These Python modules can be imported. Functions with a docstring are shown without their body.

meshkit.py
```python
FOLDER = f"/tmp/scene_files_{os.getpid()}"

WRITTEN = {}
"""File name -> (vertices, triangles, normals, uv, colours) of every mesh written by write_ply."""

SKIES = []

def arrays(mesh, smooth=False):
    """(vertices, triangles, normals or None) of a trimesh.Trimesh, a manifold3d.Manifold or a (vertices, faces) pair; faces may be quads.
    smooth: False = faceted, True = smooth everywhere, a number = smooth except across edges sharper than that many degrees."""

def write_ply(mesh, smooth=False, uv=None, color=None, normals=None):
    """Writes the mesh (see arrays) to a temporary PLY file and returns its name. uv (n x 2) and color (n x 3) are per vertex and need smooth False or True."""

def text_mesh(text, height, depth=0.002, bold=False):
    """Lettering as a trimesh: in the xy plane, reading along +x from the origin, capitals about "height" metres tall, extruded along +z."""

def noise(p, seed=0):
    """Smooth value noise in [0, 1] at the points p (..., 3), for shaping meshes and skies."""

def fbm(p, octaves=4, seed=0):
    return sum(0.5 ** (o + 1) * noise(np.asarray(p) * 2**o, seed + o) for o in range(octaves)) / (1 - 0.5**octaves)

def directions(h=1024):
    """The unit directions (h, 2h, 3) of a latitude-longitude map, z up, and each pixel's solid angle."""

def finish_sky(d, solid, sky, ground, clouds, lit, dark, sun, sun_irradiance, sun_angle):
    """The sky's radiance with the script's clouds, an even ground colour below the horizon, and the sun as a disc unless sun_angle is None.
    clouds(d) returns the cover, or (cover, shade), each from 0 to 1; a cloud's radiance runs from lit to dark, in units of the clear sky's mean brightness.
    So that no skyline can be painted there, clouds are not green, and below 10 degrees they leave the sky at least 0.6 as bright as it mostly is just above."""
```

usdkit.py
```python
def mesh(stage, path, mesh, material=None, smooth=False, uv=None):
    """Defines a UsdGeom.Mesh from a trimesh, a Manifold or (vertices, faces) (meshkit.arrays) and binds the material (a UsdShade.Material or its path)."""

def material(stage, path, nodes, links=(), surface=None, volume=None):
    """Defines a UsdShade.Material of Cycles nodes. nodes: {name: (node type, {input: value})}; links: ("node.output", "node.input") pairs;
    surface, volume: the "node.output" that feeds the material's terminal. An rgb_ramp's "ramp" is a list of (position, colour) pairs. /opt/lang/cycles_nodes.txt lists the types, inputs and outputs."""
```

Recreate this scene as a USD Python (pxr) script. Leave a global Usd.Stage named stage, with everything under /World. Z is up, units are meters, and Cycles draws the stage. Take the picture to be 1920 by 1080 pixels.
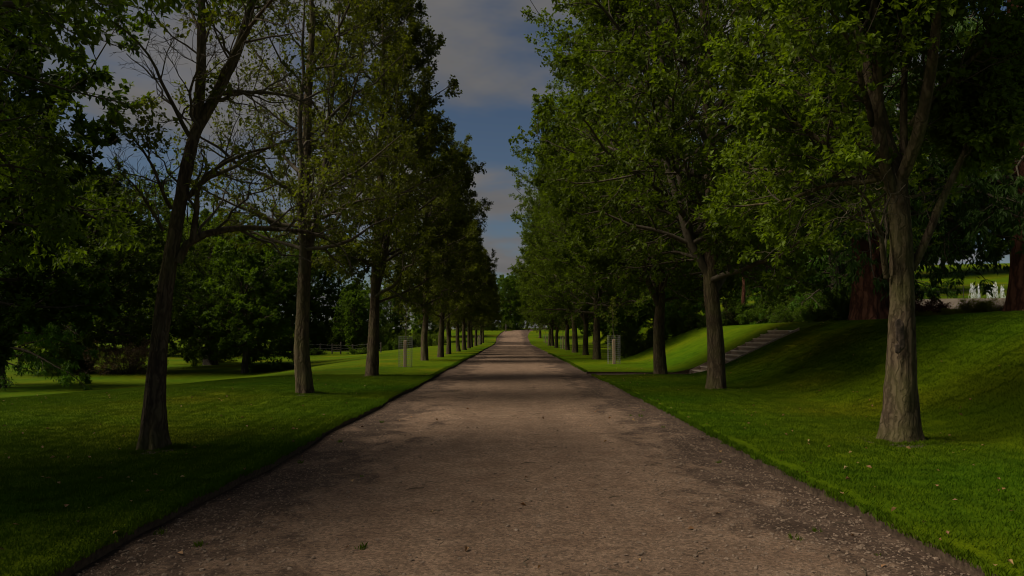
import math, numpy as np, trimesh, usdkit, meshkit
from pxr import Usd, UsdGeom, UsdLux, UsdShade, Gf, Sdf, Vt

stage = Usd.Stage.CreateInMemory()
UsdGeom.SetStageUpAxis(stage, 'Z')
UsdGeom.SetStageMetersPerUnit(stage, 1.0)
UsdGeom.Xform.Define(stage, '/World')
UsdGeom.Scope.Define(stage, '/World/Looks')
T = Sdf.ValueTypeNames

# ------------------------------------------------------------------ camera, sky, sun, exposure
FPX = 1344.0                     # focal length in pixels of a 1920 wide picture
CAM_Z = 1.6
PITCH = math.atan(88 / FPX)
EXPOSURE = 1.9
SUN_EL, SUN_AZ = math.radians(50), math.radians(-103)      # azimuth = atan2(x, y) towards the sun
SUN_I, SUN_ANGLE = 0.4, 32.0       # veiled by thin cloud
SKY_STRENGTH = 0.05

cam = UsdGeom.Camera.Define(stage, '/World/camera')
cam.CreateFocalLengthAttr(36.0 * FPX / 1920)
cam.CreateHorizontalApertureAttr(36.0)
cam.CreateVerticalApertureAttr(20.25)
cam.CreateExposureAttr(EXPOSURE)
cam.CreateClippingRangeAttr(Gf.Vec2f(0.05, 5000))
cam.AddTranslateOp().Set(Gf.Vec3d(0, 0, CAM_Z))
cam.AddRotateXOp().Set(90 + math.degrees(PITCH))

sd = np.array([math.sin(SUN_AZ) * math.cos(SUN_EL), math.cos(SUN_AZ) * math.cos(SUN_EL), math.sin(SUN_EL)])
sun = UsdLux.DistantLight.Define(stage, '/World/sun')
sun.CreateIntensityAttr(SUN_I)
sun.CreateAngleAttr(SUN_ANGLE)
sun.CreateNormalizeAttr(True)
sun.CreateColorAttr(Gf.Vec3f(1.0, 0.9, 0.72))
_x = np.cross([0, 0, 1.0], sd); _x /= np.linalg.norm(_x); _y = np.cross(sd, _x)
sun.AddTransformOp().Set(Gf.Matrix4d(*_x, 0, *_y, 0, *sd, 0, 0, 0, 50, 1))

sky = UsdLux.DomeLight.Define(stage, '/World/sky')
sky_mat = usdkit.material(stage, '/World/Looks/sky', {
    'tc': ('texture_coordinate', {}),
    'sep': ('separate_xyz', {}),
    'zc': ('math', {'math_type': 'maximum', 'value2': 0.0}),
    'den': ('math', {'math_type': 'add', 'value2': 0.16}),
    'px': ('math', {'math_type': 'divide'}), 'py': ('math', {'math_type': 'divide'}),
    'cmb': ('combine_xyz', {'z': 2.35}),
    'n': ('noise_texture', {'scale': 1.15, 'detail': 9.0, 'roughness': 0.52, 'distortion': 0.25}),
    'cov': ('map_range', {'range_type': 'smoothstep', 'from_min': 0.435, 'from_max': 0.59, 'to_min': 0.0, 'to_max': 1.0, 'clamp': True}),
    'n2': ('noise_texture', {'scale': 3.2, 'detail': 6.0, 'roughness': 0.55}),
    'shade': ('rgb_ramp', {'ramp': [(0.25, (0.66, 0.645, 0.65)), (0.7, (0.85, 0.82, 0.815))]}),
    'sky': ('sky_texture', {'sky_type': 'single_scattering', 'sun_disc': False, 'sun_elevation': SUN_EL, 'sun_rotation': SUN_AZ, 'air_density': 1.0, 'aerosol_density': 0.7, 'ozone_density': 1.5}),
    'deep': ('mix_color', {'blend_type': 'multiply', 'fac': 1.0, 'b': (0.185, 0.192, 0.2), 'use_clamp': False}),
    'mix': ('mix_color', {'use_clamp': False}),
    'bg': ('background_shader', {'strength': SKY_STRENGTH})},
    [('tc.generated', 'sep.vector'), ('sep.z', 'zc.value1'), ('zc.value', 'den.value1'), ('sep.x', 'px.value1'), ('den.value', 'px.value2'),
     ('sep.y', 'py.value1'), ('den.value', 'py.value2'), ('px.value', 'cmb.x'), ('py.value', 'cmb.y'), ('cmb.vector', 'n.vector'), ('cmb.vector', 'n2.vector'),
     ('n.fac', 'cov.value'), ('n2.fac', 'shade.fac'), ('cov.result', 'mix.fac'), ('sky.color', 'deep.a'), ('deep.result', 'mix.a'), ('shade.color', 'mix.b'),
     ('mix.result', 'bg.color')], surface='bg.background')
UsdShade.MaterialBindingAPI.Apply(sky.GetPrim()).Bind(sky_mat)
sky.GetPrim().SetCustomDataByKey('kind', 'structure')

# ------------------------------------------------------------------ helpers
used = {}
def numbered(name, parent='/World'):
    k = used.get((parent, name), -1) + 1
    used[(parent, name)] = k
    return f'{parent}/{name}' if k == 0 else f'{parent}/{name}_{k:03d}'

def tag(p, label=None, cat=None, group=None, kind=None):
    p = p.GetPrim() if hasattr(p, 'GetPrim') else p
    for k, v in (('label', label), ('category', cat), ('group', group), ('kind', kind)):
        if v:
            p.SetCustomDataByKey(k, v)
    return p

def mat4(loc=(0, 0, 0), rz=0.0, s=1.0, tilt=(0, 0)):
    sx, sy, sz = (s, s, s) if np.ndim(s) == 0 else s
    c, n = math.cos(rz), math.sin(rz)
    m = np.array([[c, -n, 0], [n, c, 0], [0, 0, 1.0]])
    a, b = tilt
    rx = np.array([[1, 0, 0], [0, math.cos(a), -math.sin(a)], [0, math.sin(a), math.cos(a)]])
    ry = np.array([[math.cos(b), 0, math.sin(b)], [0, 1, 0], [-math.sin(b), 0, math.cos(b)]])
    m = (ry @ rx @ m) * np.array([sx, sy, sz])
    o = np.eye(4); o[:3, :3] = m; o[:3, 3] = loc
    return Gf.Matrix4d(*[float(v) for v in o.T.ravel()])

def thing(name, label, cat, loc=(0, 0, 0), rz=0.0, s=1.0, group=None, tilt=(0, 0)):
    x = UsdGeom.Xform.Define(stage, numbered(name))
    x.AddTransformOp().Set(mat4(loc, rz, s, tilt))
    return tag(x, label, cat, group)

def dup(root, label, loc, rz=0.0, s=1.0, group=None, tilt=(0, 0)):
    was = root.GetCustomData()
    base = root.GetName()
    if base[-4:-3] == '_' and base[-3:].isdigit():
        base = base[:-4]
    x = UsdGeom.Xform.Define(stage, numbered(base))
    x.GetPrim().GetReferences().AddInternalReference(root.GetPath())
    x.GetPrim().SetInstanceable(True)
    x.ClearXformOpOrder()
    x.AddTransformOp().Set(mat4(loc, rz, s, tilt))
    return tag(x, label, was['category'], group or was.get('group'))

def obj(name, mesh, m, parent=None, smooth=False, kind=None, label=None, cat=None, group=None):
    path = numbered(name, str(parent.GetPath()) if parent else '/World')
    g = usdkit.mesh(stage, path, mesh, m, smooth)
    return tag(g, label, cat, group, kind)

def nrm(v):
    return v / np.maximum(np.linalg.norm(v, axis=-1, keepdims=True), 1e-9)

def join(parts):
    vs, fs, n = [], [], 0
    for v, f in parts:
        if len(v) == 0:
            continue
        vs.append(v); fs.append(f + n); n += len(v)
    return (np.vstack(vs), np.vstack(fs)) if vs else (np.zeros((0, 3)), np.zeros((0, 3), int))

def tubes(P, R, sides=6, cap=True):
    """B polylines (B,N,3) with radii (B,N) as one triangle mesh."""
    P = np.asarray(P, float); R = np.asarray(R, float)
    B, N, _ = P.shape
    tg = nrm(np.gradient(P, axis=1))
    main = nrm(P[:, -1] - P[:, 0])
    ref = np.where(np.abs(main[:, 2:3]) > 0.75, np.array([[1.0, 0, 0]]), np.array([[0, 0, 1.0]]))[:, None, :]
    a = nrm(np.cross(tg, ref)); b = np.cross(tg, a)
    th = np.arange(sides) * 2 * math.pi / sides
    ring = a[:, :, None, :] * np.cos(th)[None, None, :, None] + b[:, :, None, :] * np.sin(th)[None, None, :, None]
    V = P[:, :, None, :] + ring * R[:, :, None, None]
    idx = np.arange(B * N * sides).reshape(B, N, sides)
    q0, q1 = idx[:, :-1, :], idx[:, 1:, :]
    q0n, q1n = np.roll(q0, -1, 2), np.roll(q1, -1, 2)
    F = np.stack([q0, q0n, q1n, q0, q1n, q1], -1).reshape(-1, 3)
    V = V.reshape(-1, 3)
    # outward check
    f = F[0]; c = P[0, :2].mean(0)
    if np.dot(np.cross(V[f[1]] - V[f[0]], V[f[2]] - V[f[0]]), V[f].mean(0) - c) < 0:
        F = F[:, ::-1]
    return V, F

def box(x0, x1, y0, y1, z0, z1, ch=0.0):
    if ch <= 0:
        m = trimesh.creation.box([x1 - x0, y1 - y0, z1 - z0]); m.apply_translation([(x0 + x1) / 2, (y0 + y1) / 2, (z0 + z1) / 2])
        return np.array(m.vertices), np.array(m.faces)
    pts = []
    for i, j, k in np.ndindex(2, 2, 2):
        sx, sy, sz = (x0, x1)[i], (y0, y1)[j], (z0, z1)[k]
        dx, dy, dz = (ch, -ch)[i], (ch, -ch)[j], (ch, -ch)[k]
        pts += [(sx + dx, sy + dy, sz), (sx + dx, sy, sz + dz), (sx, sy + dy, sz + dz)]
    m = trimesh.convex.convex_hull(np.array(pts))
    return np.array(m.vertices), np.array(m.faces)

def sstep(a, b, x):
    t = np.clip((np.asarray(x, float) - a) / (b - a), 0, 1)
    return t * t * (3 - 2 * t)

# ------------------------------------------------------------------ terrain
PL, PR = -2.94, 3.08             # edges of the avenue path
SP0, SP1 = 27.1, 29.4            # side path to the steps
ST0, ST1 = 7.35, 10.75           # foot and head of the steps
EDGE = 0.075

def bend(y):
    t = np.maximum(0, np.asarray(y, float) - 136)
    return np.where(t < 50, 0.0021 * t ** 2, 5.25 + 0.21 * (t - 50))

def hill(y):
    y = np.asarray(y, float)
    t = np.maximum(0, y - 112)
    return np.where(t < 20, 0.0016 * t * t, 0.64 + 0.064 * (np.minimum(t, 47) - 20) + 0.02 * np.clip(t - 47, 0, 60)) * sstep(112, 116, y)

def path_z(x, y):
    return hill(y) + 0.03 * (1 - (np.asarray(x) / 3.0) ** 2) * 0.6

def H(x, y):
    x = np.asarray(x, float); y = np.asarray(y, float)
    p = np.stack([x * 0.16, y * 0.16, 0 * x], -1)
    base = hill(y) + EDGE + 0.02
    bump = (meshkit.noise(p, 3) - 0.5) * 0.14 + (meshkit.noise(p * 4.1, 5) - 0.5) * 0.03
    near = sstep(0.2, 2.5, np.minimum(np.abs(x - PL - bend(y)), np.abs(x - PR - bend(y))))
    # left side: crest then lower park
    crest = np.interp(y, [0, 12, 17.6, 21, 28.7, 40, 60, 400], [-14.5, -13.6, -12.4, -10.8, -8.6, -8.0, -9.0, -12])
    amp = np.interp(y, [0, 45, 95, 160, 400], [1.35, 1.3, 0.75, 0.4, 0.3])
    d = crest - x
    left = -amp * sstep(-1.5, 11, d) + 0.03 * np.maximum(0, d - 22)
    # right side: bank, terrace and rising park
    shift = 6.5 * sstep(45.0, 53.0, y)
    toe, top = 6.5 + shift, 11.9 + shift
    u = np.clip((x - toe) / (top - toe), 0, 1)
    prof = u ** 1.25 * (1 - 0.0 * u)
    prof = np.where(u < 1, 0.55 * sstep(0, 1, u) + 0.45 * prof, 1)
    terr = 2.0 + 0.028 * np.maximum(0, x - 12) + 0.055 * np.maximum(0, y - 31) * sstep(12, 22, x) + 0.0011 * np.maximum(0, y - 45) ** 2 * sstep(14, 40, x) * (y < 160) + 0.0011 * 115 ** 2 * (y >= 160) * sstep(14, 40, x)
    terr = 2.0 + (terr - 2.0) * (1 - sstep(105, 160, y))
    right = prof * np.where(x > toe, terr, 0)
    flat = sstep(7.0, 8.2, np.abs(x)) * 0.0 + 1
    return base + np.where(x < 0, left, right) + bump * near * flat

def grid(xs_fn, ys, ss):
    """Sheet over rows of constant y; xs_fn(y, s) gives x."""
    Y, S = np.meshgrid(ys, ss, indexing='ij')
    X = xs_fn(Y, S)
    Z = H(X, Y)
    V = np.stack([X, Y, Z], -1).reshape(-1, 3)
    n, m = Y.shape
    i = np.arange(n * m).reshape(n, m)
    a, b, c, d = i[:-1, :-1], i[:-1, 1:], i[1:, 1:], i[1:, :-1]
    F = np.stack([a, b, c, a, c, d], -1).reshape(-1, 3)
    f = F[0]
    if np.cross(V[f[1]] - V[f[0]], V[f[2]] - V[f[0]])[2] < 0:
        F = F[:, ::-1]
    return V, F

def steps(a, b, d0, grow):
    out = [a]; d = d0
    while out[-1] + d < b:
        out.append(out[-1] + d); d *= grow
    out.append(b)
    return np.array(out)

# ------------------------------------------------------------------ materials
def mtl(name, nodes, links, surface):
    return usdkit.material(stage, '/World/Looks/' + name, nodes, links, surface=surface)

def leaf_mat(name, dark, mid, light, odd=None, trans=0.32, rough=0.5, oddfrac=0.03):
    ramp = [(0.0, dark), (0.5, mid), (1.0 - oddfrac - 0.012, light)]
    if odd:
        ramp += [(1.0 - oddfrac, odd), (1.0, odd)]
    else:
        ramp += [(1.0, light)]
    return mtl(name, {
        'g': ('geometry', {}), 'oi': ('object_info', {}),
        'n': ('noise_texture', {'scale': 0.75, 'detail': 2.0}),
        'nm': ('map_range', {'from_min': 0.3, 'from_max': 0.7, 'to_min': 0.62, 'to_max': 1.38, 'clamp': True}),
        'om': ('map_range', {'from_min': 0.0, 'from_max': 1.0, 'to_min': 0.8, 'to_max': 1.2}),
        'r': ('rgb_ramp', {'ramp': ramp}),
        'mul': ('math', {'math_type': 'multiply'}),
        'c': ('vector_math', {'math_type': 'scale'}),
        'p': ('principled_bsdf', {'roughness': rough, 'specular_ior_level': 0.12}),
        'tcol': ('mix_color', {'blend_type': 'multiply', 'fac': 1.0, 'b': (1.35, 1.35, 0.4), 'use_clamp': False}),
        't': ('translucent_bsdf', {}), 'm': ('mix_closure', {'fac': trans})},
        [('g.random_per_island', 'r.fac'), ('g.position', 'n.vector'), ('n.fac', 'nm.value'), ('oi.random', 'om.value'), ('nm.result', 'mul.value1'), ('om.result', 'mul.value2'),
         ('r.color', 'c.vector1'), ('mul.value', 'c.scale'), ('c.vector', 'p.base_color'), ('c.vector', 'tcol.a'), ('tcol.result', 't.color'),
         ('p.BSDF', 'm.closure1'), ('t.BSDF', 'm.closure2')], 'm.closure')

def bark_mat(name, c0, c1, c2, scale=9.0, moss=0.0, dist=0.03):
    return mtl(name, {
        'g': ('geometry', {}),
        'wn': ('noise_texture', {'scale': 5.0, 'detail': 3.0}), 'wa': ('vector_math', {'math_type': 'multiply_add', 'vector2': (0.16, 0.16, 0.3)}),
        'map': ('mapping', {'scale': (1.0, 1.0, 0.13)}),
        'n': ('noise_texture', {'scale': scale * 2.6, 'detail': 9.0, 'roughness': 0.7, 'distortion': 0.8}),
        'v': ('voronoi_texture', {'scale': scale * 1.5, 'feature': 'distance_to_edge'}),
        'vr': ('map_range', {'from_min': 0.0, 'from_max': 0.22, 'to_min': 0.0, 'to_max': 1.0, 'clamp': True}),
        'mx': ('mix_float', {'fac': 0.68}),
        'r': ('rgb_ramp', {'ramp': [(0.22, c0), (0.5, c1), (0.78, c2)]}),
        'n3': ('noise_texture', {'scale': 1.7, 'detail': 4.0}),
        'mr': ('map_range', {'from_min': 0.42, 'from_max': 0.68, 'to_min': 0.0, 'to_max': moss, 'clamp': True}),
        'cm': ('mix_color', {'b': (0.075, 0.078, 0.02)}),
        'b': ('bump', {'strength': 0.8, 'distance': dist}),
        'p': ('principled_bsdf', {'roughness': 0.9, 'specular_ior_level': 0.12})},
        [('g.position', 'wn.vector'), ('wn.color', 'wa.vector1'), ('g.position', 'wa.vector3'), ('wa.vector', 'map.vector'), ('map.vector', 'n.vector'), ('map.vector', 'v.vector'), ('v.distance', 'vr.value'), ('vr.result', 'mx.a'), ('n.fac', 'mx.b'),
         ('mx.result', 'r.fac'), ('g.position', 'n3.vector'), ('n3.fac', 'mr.value'), ('mr.result', 'cm.fac'), ('r.color', 'cm.a'), ('cm.result', 'p.base_color'),
         ('mx.result', 'b.height'), ('b.normal', 'p.normal')], 'p.BSDF')

def plain_mat(name, c0, c1, scale=6.0, rough=0.8, bump=0.3, dist=0.01, stretch=(1, 1, 1), metallic=0.0):
    return mtl(name, {
        'g': ('geometry', {}), 'map': ('mapping', {'scale': stretch}),
        'n': ('noise_texture', {'scale': scale, 'detail': 7.0, 'roughness': 0.6}),
        'r': ('rgb_ramp', {'ramp': [(0.3, c0), (0.7, c1)]}),
        'b': ('bump', {'strength': bump, 'distance': dist}),
        'p': ('principled_bsdf', {'roughness': rough, 'specular_ior_level': 0.25, 'metallic': metallic})},
        [('g.position', 'map.vector'), ('map.vector', 'n.vector'), ('n.fac', 'r.fac'), ('r.color', 'p.base_color'), ('n.fac', 'b.height'), ('b.normal', 'p.normal')], 'p.BSDF')

M = {}
M['bark'] = bark_mat('bark', (0.018, 0.012, 0.007), (0.048, 0.034, 0.02), (0.092, 0.068, 0.042), moss=0.4)
M['bark_fine'] = plain_mat('branch_bark', (0.03, 0.023, 0.014), (0.075, 0.06, 0.038), scale=14, rough=0.9, stretch=(1, 1, 0.3))
M['redwood'] = bark_mat('redwood_bark', (0.02, 0.009, 0.006), (0.075, 0.03, 0.018), (0.15, 0.068, 0.042), scale=3.2, dist=0.09)
M['dark_bark'] = bark_mat('dark_bark', (0.02, 0.016, 0.012), (0.06, 0.05, 0.04), (0.12, 0.1, 0.08), scale=5)
M['leaf_left'] = leaf_mat('leaf_left', (0.06, 0.072, 0.006), (0.11, 0.118, 0.008), (0.165, 0.16, 0.014), (0.22, 0.10, 0.015), oddfrac=0.025, trans=0.5)
M['leaf_right'] = leaf_mat('leaf_right', (0.066, 0.098, 0.005), (0.12, 0.14, 0.006), (0.17, 0.176, 0.01), (0.22, 0.1, 0.015), oddfrac=0.012, trans=0.5)
M['leaf_dark'] = leaf_mat('leaf_dark', (0.055, 0.085, 0.007), (0.10, 0.135, 0.009), (0.15, 0.18, 0.013), trans=0.5)
M['leaf_field'] = leaf_mat('leaf_field', (0.055, 0.095, 0.006), (0.10, 0.145, 0.009), (0.16, 0.19, 0.013), (0.2, 0.10, 0.012), oddfrac=0.02, trans=0.5)
M['leaf_olive'] = leaf_mat('leaf_olive', (0.045, 0.05, 0.012), (0.08, 0.082, 0.02), (0.13, 0.12, 0.03), trans=0.25)
M['needle'] = leaf_mat('needle', (0.045, 0.10, 0.006), (0.075, 0.15, 0.01), (0.115, 0.19, 0.014), (0.2, 0.09, 0.015), trans=0.45, oddfrac=0.03)
M['needle_redwood'] = leaf_mat('needle_redwood', (0.03, 0.06, 0.008), (0.06, 0.095, 0.012), (0.10, 0.125, 0.016), (0.2, 0.085, 0.016), trans=0.25, oddfrac=0.09)
M['leaf_maroon'] = leaf_mat('leaf_maroon', (0.08, 0.025, 0.016), (0.14, 0.045, 0.028), (0.2, 0.075, 0.04), trans=0.35)
M['leaf_gold'] = leaf_mat('leaf_gold', (0.16, 0.17, 0.01), (0.26, 0.25, 0.014), (0.36, 0.31, 0.03), trans=0.5)
M['leaf_brown'] = leaf_mat('leaf_brown', (0.12, 0.075, 0.05), (0.2, 0.13, 0.09), (0.28, 0.19, 0.135), trans=0.3)

# lawn
M['lawn'] = mtl('lawn', {
    'g': ('geometry', {}),
    'n1': ('noise_texture', {'scale': 0.22, 'detail': 3.0}), 'n2': ('noise_texture', {'scale': 2.4, 'detail': 6.0, 'roughness': 0.65}),
    'n3': ('noise_texture', {'scale': 60.0, 'detail': 3.0, 'roughness': 0.7}),
    'r1': ('rgb_ramp', {'ramp': [(0.3, (0.036, 0.078, 0.001)), (0.55, (0.062, 0.09, 0.001)), (0.75, (0.1, 0.1, 0.002))]}),
    'r2': ('rgb_ramp', {'ramp': [(0.25, (0.55, 0.58, 0.6)), (0.5, (1, 1, 1)), (0.78, (1.32, 1.22, 1.0))]}),
    'r3': ('rgb_ramp', {'ramp': [(0.25, (0.4, 0.42, 0.4)), (0.75, (1.45, 1.45, 1.3))]}),
    'm1': ('mix_color', {'blend_type': 'multiply', 'fac': 1.0, 'use_clamp': False}), 'm2': ('mix_color', {'blend_type': 'multiply', 'fac': 1.0, 'use_clamp': False}),
    'b': ('bump', {'strength': 0.8, 'distance': 0.03}),
    'p': ('principled_bsdf', {'roughness': 0.85, 'specular_ior_level': 0.03})},
    [('g.position', 'n1.vector'), ('g.position', 'n2.vector'), ('g.position', 'n3.vector'), ('n1.fac', 'r1.fac'), ('n2.fac', 'r2.fac'), ('n3.fac', 'r3.fac'),
     ('r1.color', 'm1.a'), ('r2.color', 'm1.b'), ('m1.result', 'm2.a'), ('r3.color', 'm2.b'), ('m2.result', 'p.base_color'), ('n3.fac', 'b.height'), ('b.normal', 'p.normal')], 'p.BSDF')
M['blade'] = mtl('grass_blade', {
    'g': ('geometry', {}), 'n1': ('noise_texture', {'scale': 0.22, 'detail': 3.0}), 'n2': ('noise_texture', {'scale': 2.4, 'detail': 6.0, 'roughness': 0.65}),
    'r1': ('rgb_ramp', {'ramp': [(0.3, (0.042, 0.1, 0.001)), (0.55, (0.066, 0.108, 0.001)), (0.75, (0.096, 0.113, 0.003))]}),
    'r2': ('rgb_ramp', {'ramp': [(0.25, (0.6, 0.62, 0.62)), (0.5, (1, 1, 1)), (0.78, (1.3, 1.2, 1.0))]}),
    'r3': ('rgb_ramp', {'ramp': [(0.0, (0.75, 0.78, 0.75)), (0.8, (1.1, 1.08, 1.0)), (0.96, (1.25, 1.12, 1.1)), (1.0, (1.8, 1.3, 1.6))]}),
    'm1': ('mix_color', {'blend_type': 'multiply', 'fac': 1.0, 'use_clamp': False}), 'm2': ('mix_color', {'blend_type': 'multiply', 'fac': 1.0, 'use_clamp': False}),
    'p': ('principled_bsdf', {'roughness': 0.7, 'specular_ior_level': 0.06}), 't': ('translucent_bsdf', {}), 'm': ('mix_closure', {'fac': 0.3})},
    [('g.position', 'n1.vector'), ('g.position', 'n2.vector'), ('n1.fac', 'r1.fac'), ('n2.fac', 'r2.fac'), ('g.random_per_island', 'r3.fac'), ('r1.color', 'm1.a'), ('r2.color', 'm1.b'),
     ('m1.result', 'm2.a'), ('r3.color', 'm2.b'), ('m2.result', 'p.base_color'), ('m2.result', 't.color'), ('p.BSDF', 'm.closure1'), ('t.BSDF', 'm.closure2')], 'm.closure')
M['soil'] = plain_mat('soil', (0.03, 0.02, 0.012), (0.09, 0.06, 0.04), scale=22, rough=0.95, bump=0.8, dist=0.02)
# gravel: pale compacted middle, darker looser damp stones along both edges
M['gravel'] = mtl('gravel', {
    'g': ('geometry', {}), 'sep': ('separate_xyz', {}), 'sh': ('math', {'math_type': 'subtract', 'value2': 0.07}), 'ax': ('math', {'math_type': 'absolute'}),
    'em': ('mapping', {'scale': (0.8, 0.5, 1.0)}), 'en': ('noise_texture', {'scale': 1.5, 'detail': 9.0, 'roughness': 0.68, 'distortion': 0.4}),
    'enm': ('map_range', {'from_min': 0.3, 'from_max': 0.7, 'to_min': -1.25, 'to_max': 1.25}), 'ed': ('math', {'math_type': 'add'}),
    'er': ('map_range', {'range_type': 'smoothstep', 'from_min': 1.6, 'from_max': 2.45, 'to_min': 0.0, 'to_max': 1.0, 'clamp': True}),
    'v': ('voronoi_texture', {'scale': 42.0, 'feature': 'f1'}), 'vb': ('voronoi_texture', {'scale': 95.0, 'feature': 'f1'}),
    'n': ('noise_texture', {'scale': 2.2, 'detail': 9.0, 'roughness': 0.68}), 'nf': ('noise_texture', {'scale': 110.0, 'detail': 4.0, 'roughness': 0.75}),
    'tm': ('mapping', {'scale': (1.6, 0.12, 1.0)}), 'tn': ('noise_texture', {'scale': 1.0, 'detail': 5.0, 'roughness': 0.6}), 'tr': ('map_range', {'from_min': 0.3, 'from_max': 0.7, 'to_min': 0.84, 'to_max': 1.14, 'clamp': True}),
    'rb': ('rgb_ramp', {'ramp': [(0.28, (0.104, 0.064, 0.042)), (0.5, (0.138, 0.09, 0.06)), (0.72, (0.172, 0.116, 0.08))]}),
    're': ('rgb_ramp', {'ramp': [(0.3, (0.028, 0.017, 0.011)), (0.5, (0.055, 0.035, 0.024)), (0.7, (0.092, 0.061, 0.043))]}),
    'mx': ('mix_color', {}), 'sc': ('separate_color', {}),
    'st': ('map_range', {'from_min': 0.0, 'from_max': 1.0, 'to_min': 0.6, 'to_max': 1.4}), 'fn': ('map_range', {'from_min': 0.3, 'from_max': 0.7, 'to_min': 0.55, 'to_max': 1.4, 'clamp': True}),
    'mm': ('math', {'math_type': 'multiply'}), 'mt': ('math', {'math_type': 'multiply'}), 'c': ('vector_math', {'math_type': 'scale'}),
    'hs': ('math', {'math_type': 'multiply_add', 'value2': 0.35}),
    'b': ('bump', {'strength': 0.7, 'distance': 0.018}),
    'p': ('principled_bsdf', {'roughness': 0.9, 'specular_ior_level': 0.15})},
    [('g.position', 'sep.vector'), ('sep.x', 'sh.value1'), ('sh.value', 'ax.value1'), ('g.position', 'em.vector'), ('em.vector', 'en.vector'), ('en.fac', 'enm.value'), ('ax.value', 'ed.value1'), ('enm.result', 'ed.value2'), ('ed.value', 'er.value'),
     ('g.position', 'v.vector'), ('g.position', 'vb.vector'), ('g.position', 'n.vector'), ('g.position', 'nf.vector'), ('n.fac', 'rb.fac'), ('n.fac', 're.fac'), ('er.result', 'mx.fac'), ('rb.color', 'mx.a'), ('re.color', 'mx.b'),
     ('v.color', 'sc.color'), ('sc.r', 'st.value'), ('nf.fac', 'fn.value'), ('st.result', 'mm.value1'), ('fn.result', 'mm.value2'),
     ('g.position', 'tm.vector'), ('tm.vector', 'tn.vector'), ('tn.fac', 'tr.value'), ('mm.value', 'mt.value1'), ('tr.result', 'mt.value2'), ('mx.result', 'c.vector1'), ('mt.value', 'c.scale'), ('c.vector', 'p.base_color'),
     ('vb.distance', 'hs.value1'), ('nf.fac', 'hs.value3'), ('hs.value', 'b.height'), ('b.normal', 'p.normal')], 'p.BSDF')
M['pebble'] = mtl('pebble', {
    'oi': ('object_info', {}), 'g': ('geometry', {}), 'n': ('noise_texture', {'scale': 45.0, 'detail': 4.0}), 'wn': ('noise_texture', {'scale': 7.3, 'detail': 1.0}), 'sep': ('separate_xyz', {}),
    'r': ('rgb_ramp', {'ramp': [(0.25, (0.06, 0.04, 0.026)), (0.5, (0.115, 0.08, 0.056)), (0.75, (0.2, 0.15, 0.112))]}),
    'p': ('principled_bsdf', {'roughness': 0.8, 'specular_ior_level': 0.25})},
    [('g.position', 'n.vector'), ('n.fac', 'r.fac'), ('r.color', 'p.base_color')], 'p.BSDF')
M['timber'] = plain_mat('weathered_timber', (0.42, 0.325, 0.245), (0.6, 0.48, 0.375), scale=12, rough=0.85, bump=0.5, stretch=(1.0, 0.25, 3.0))
M['timber_dark'] = plain_mat('riser_timber', (0.19, 0.138, 0.1), (0.32, 0.24, 0.18), scale=12, rough=0.9, bump=0.5, stretch=(1.0, 0.25, 3.0))
M['stake'] = plain_mat('stake_timber', (0.17, 0.118, 0.072), (0.28, 0.2, 0.13), scale=16, rough=0.85, stretch=(1, 1, 0.15))
M['wire'] = plain_mat('galvanised_wire', (0.10, 0.10, 0.095), (0.17, 0.165, 0.15), scale=9, rough=0.6, bump=0.05, metallic=0.3)
M['iron'] = plain_mat('dark_iron', (0.03, 0.028, 0.025), (0.06, 0.055, 0.05), scale=9, rough=0.6, bump=0.1)
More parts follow.
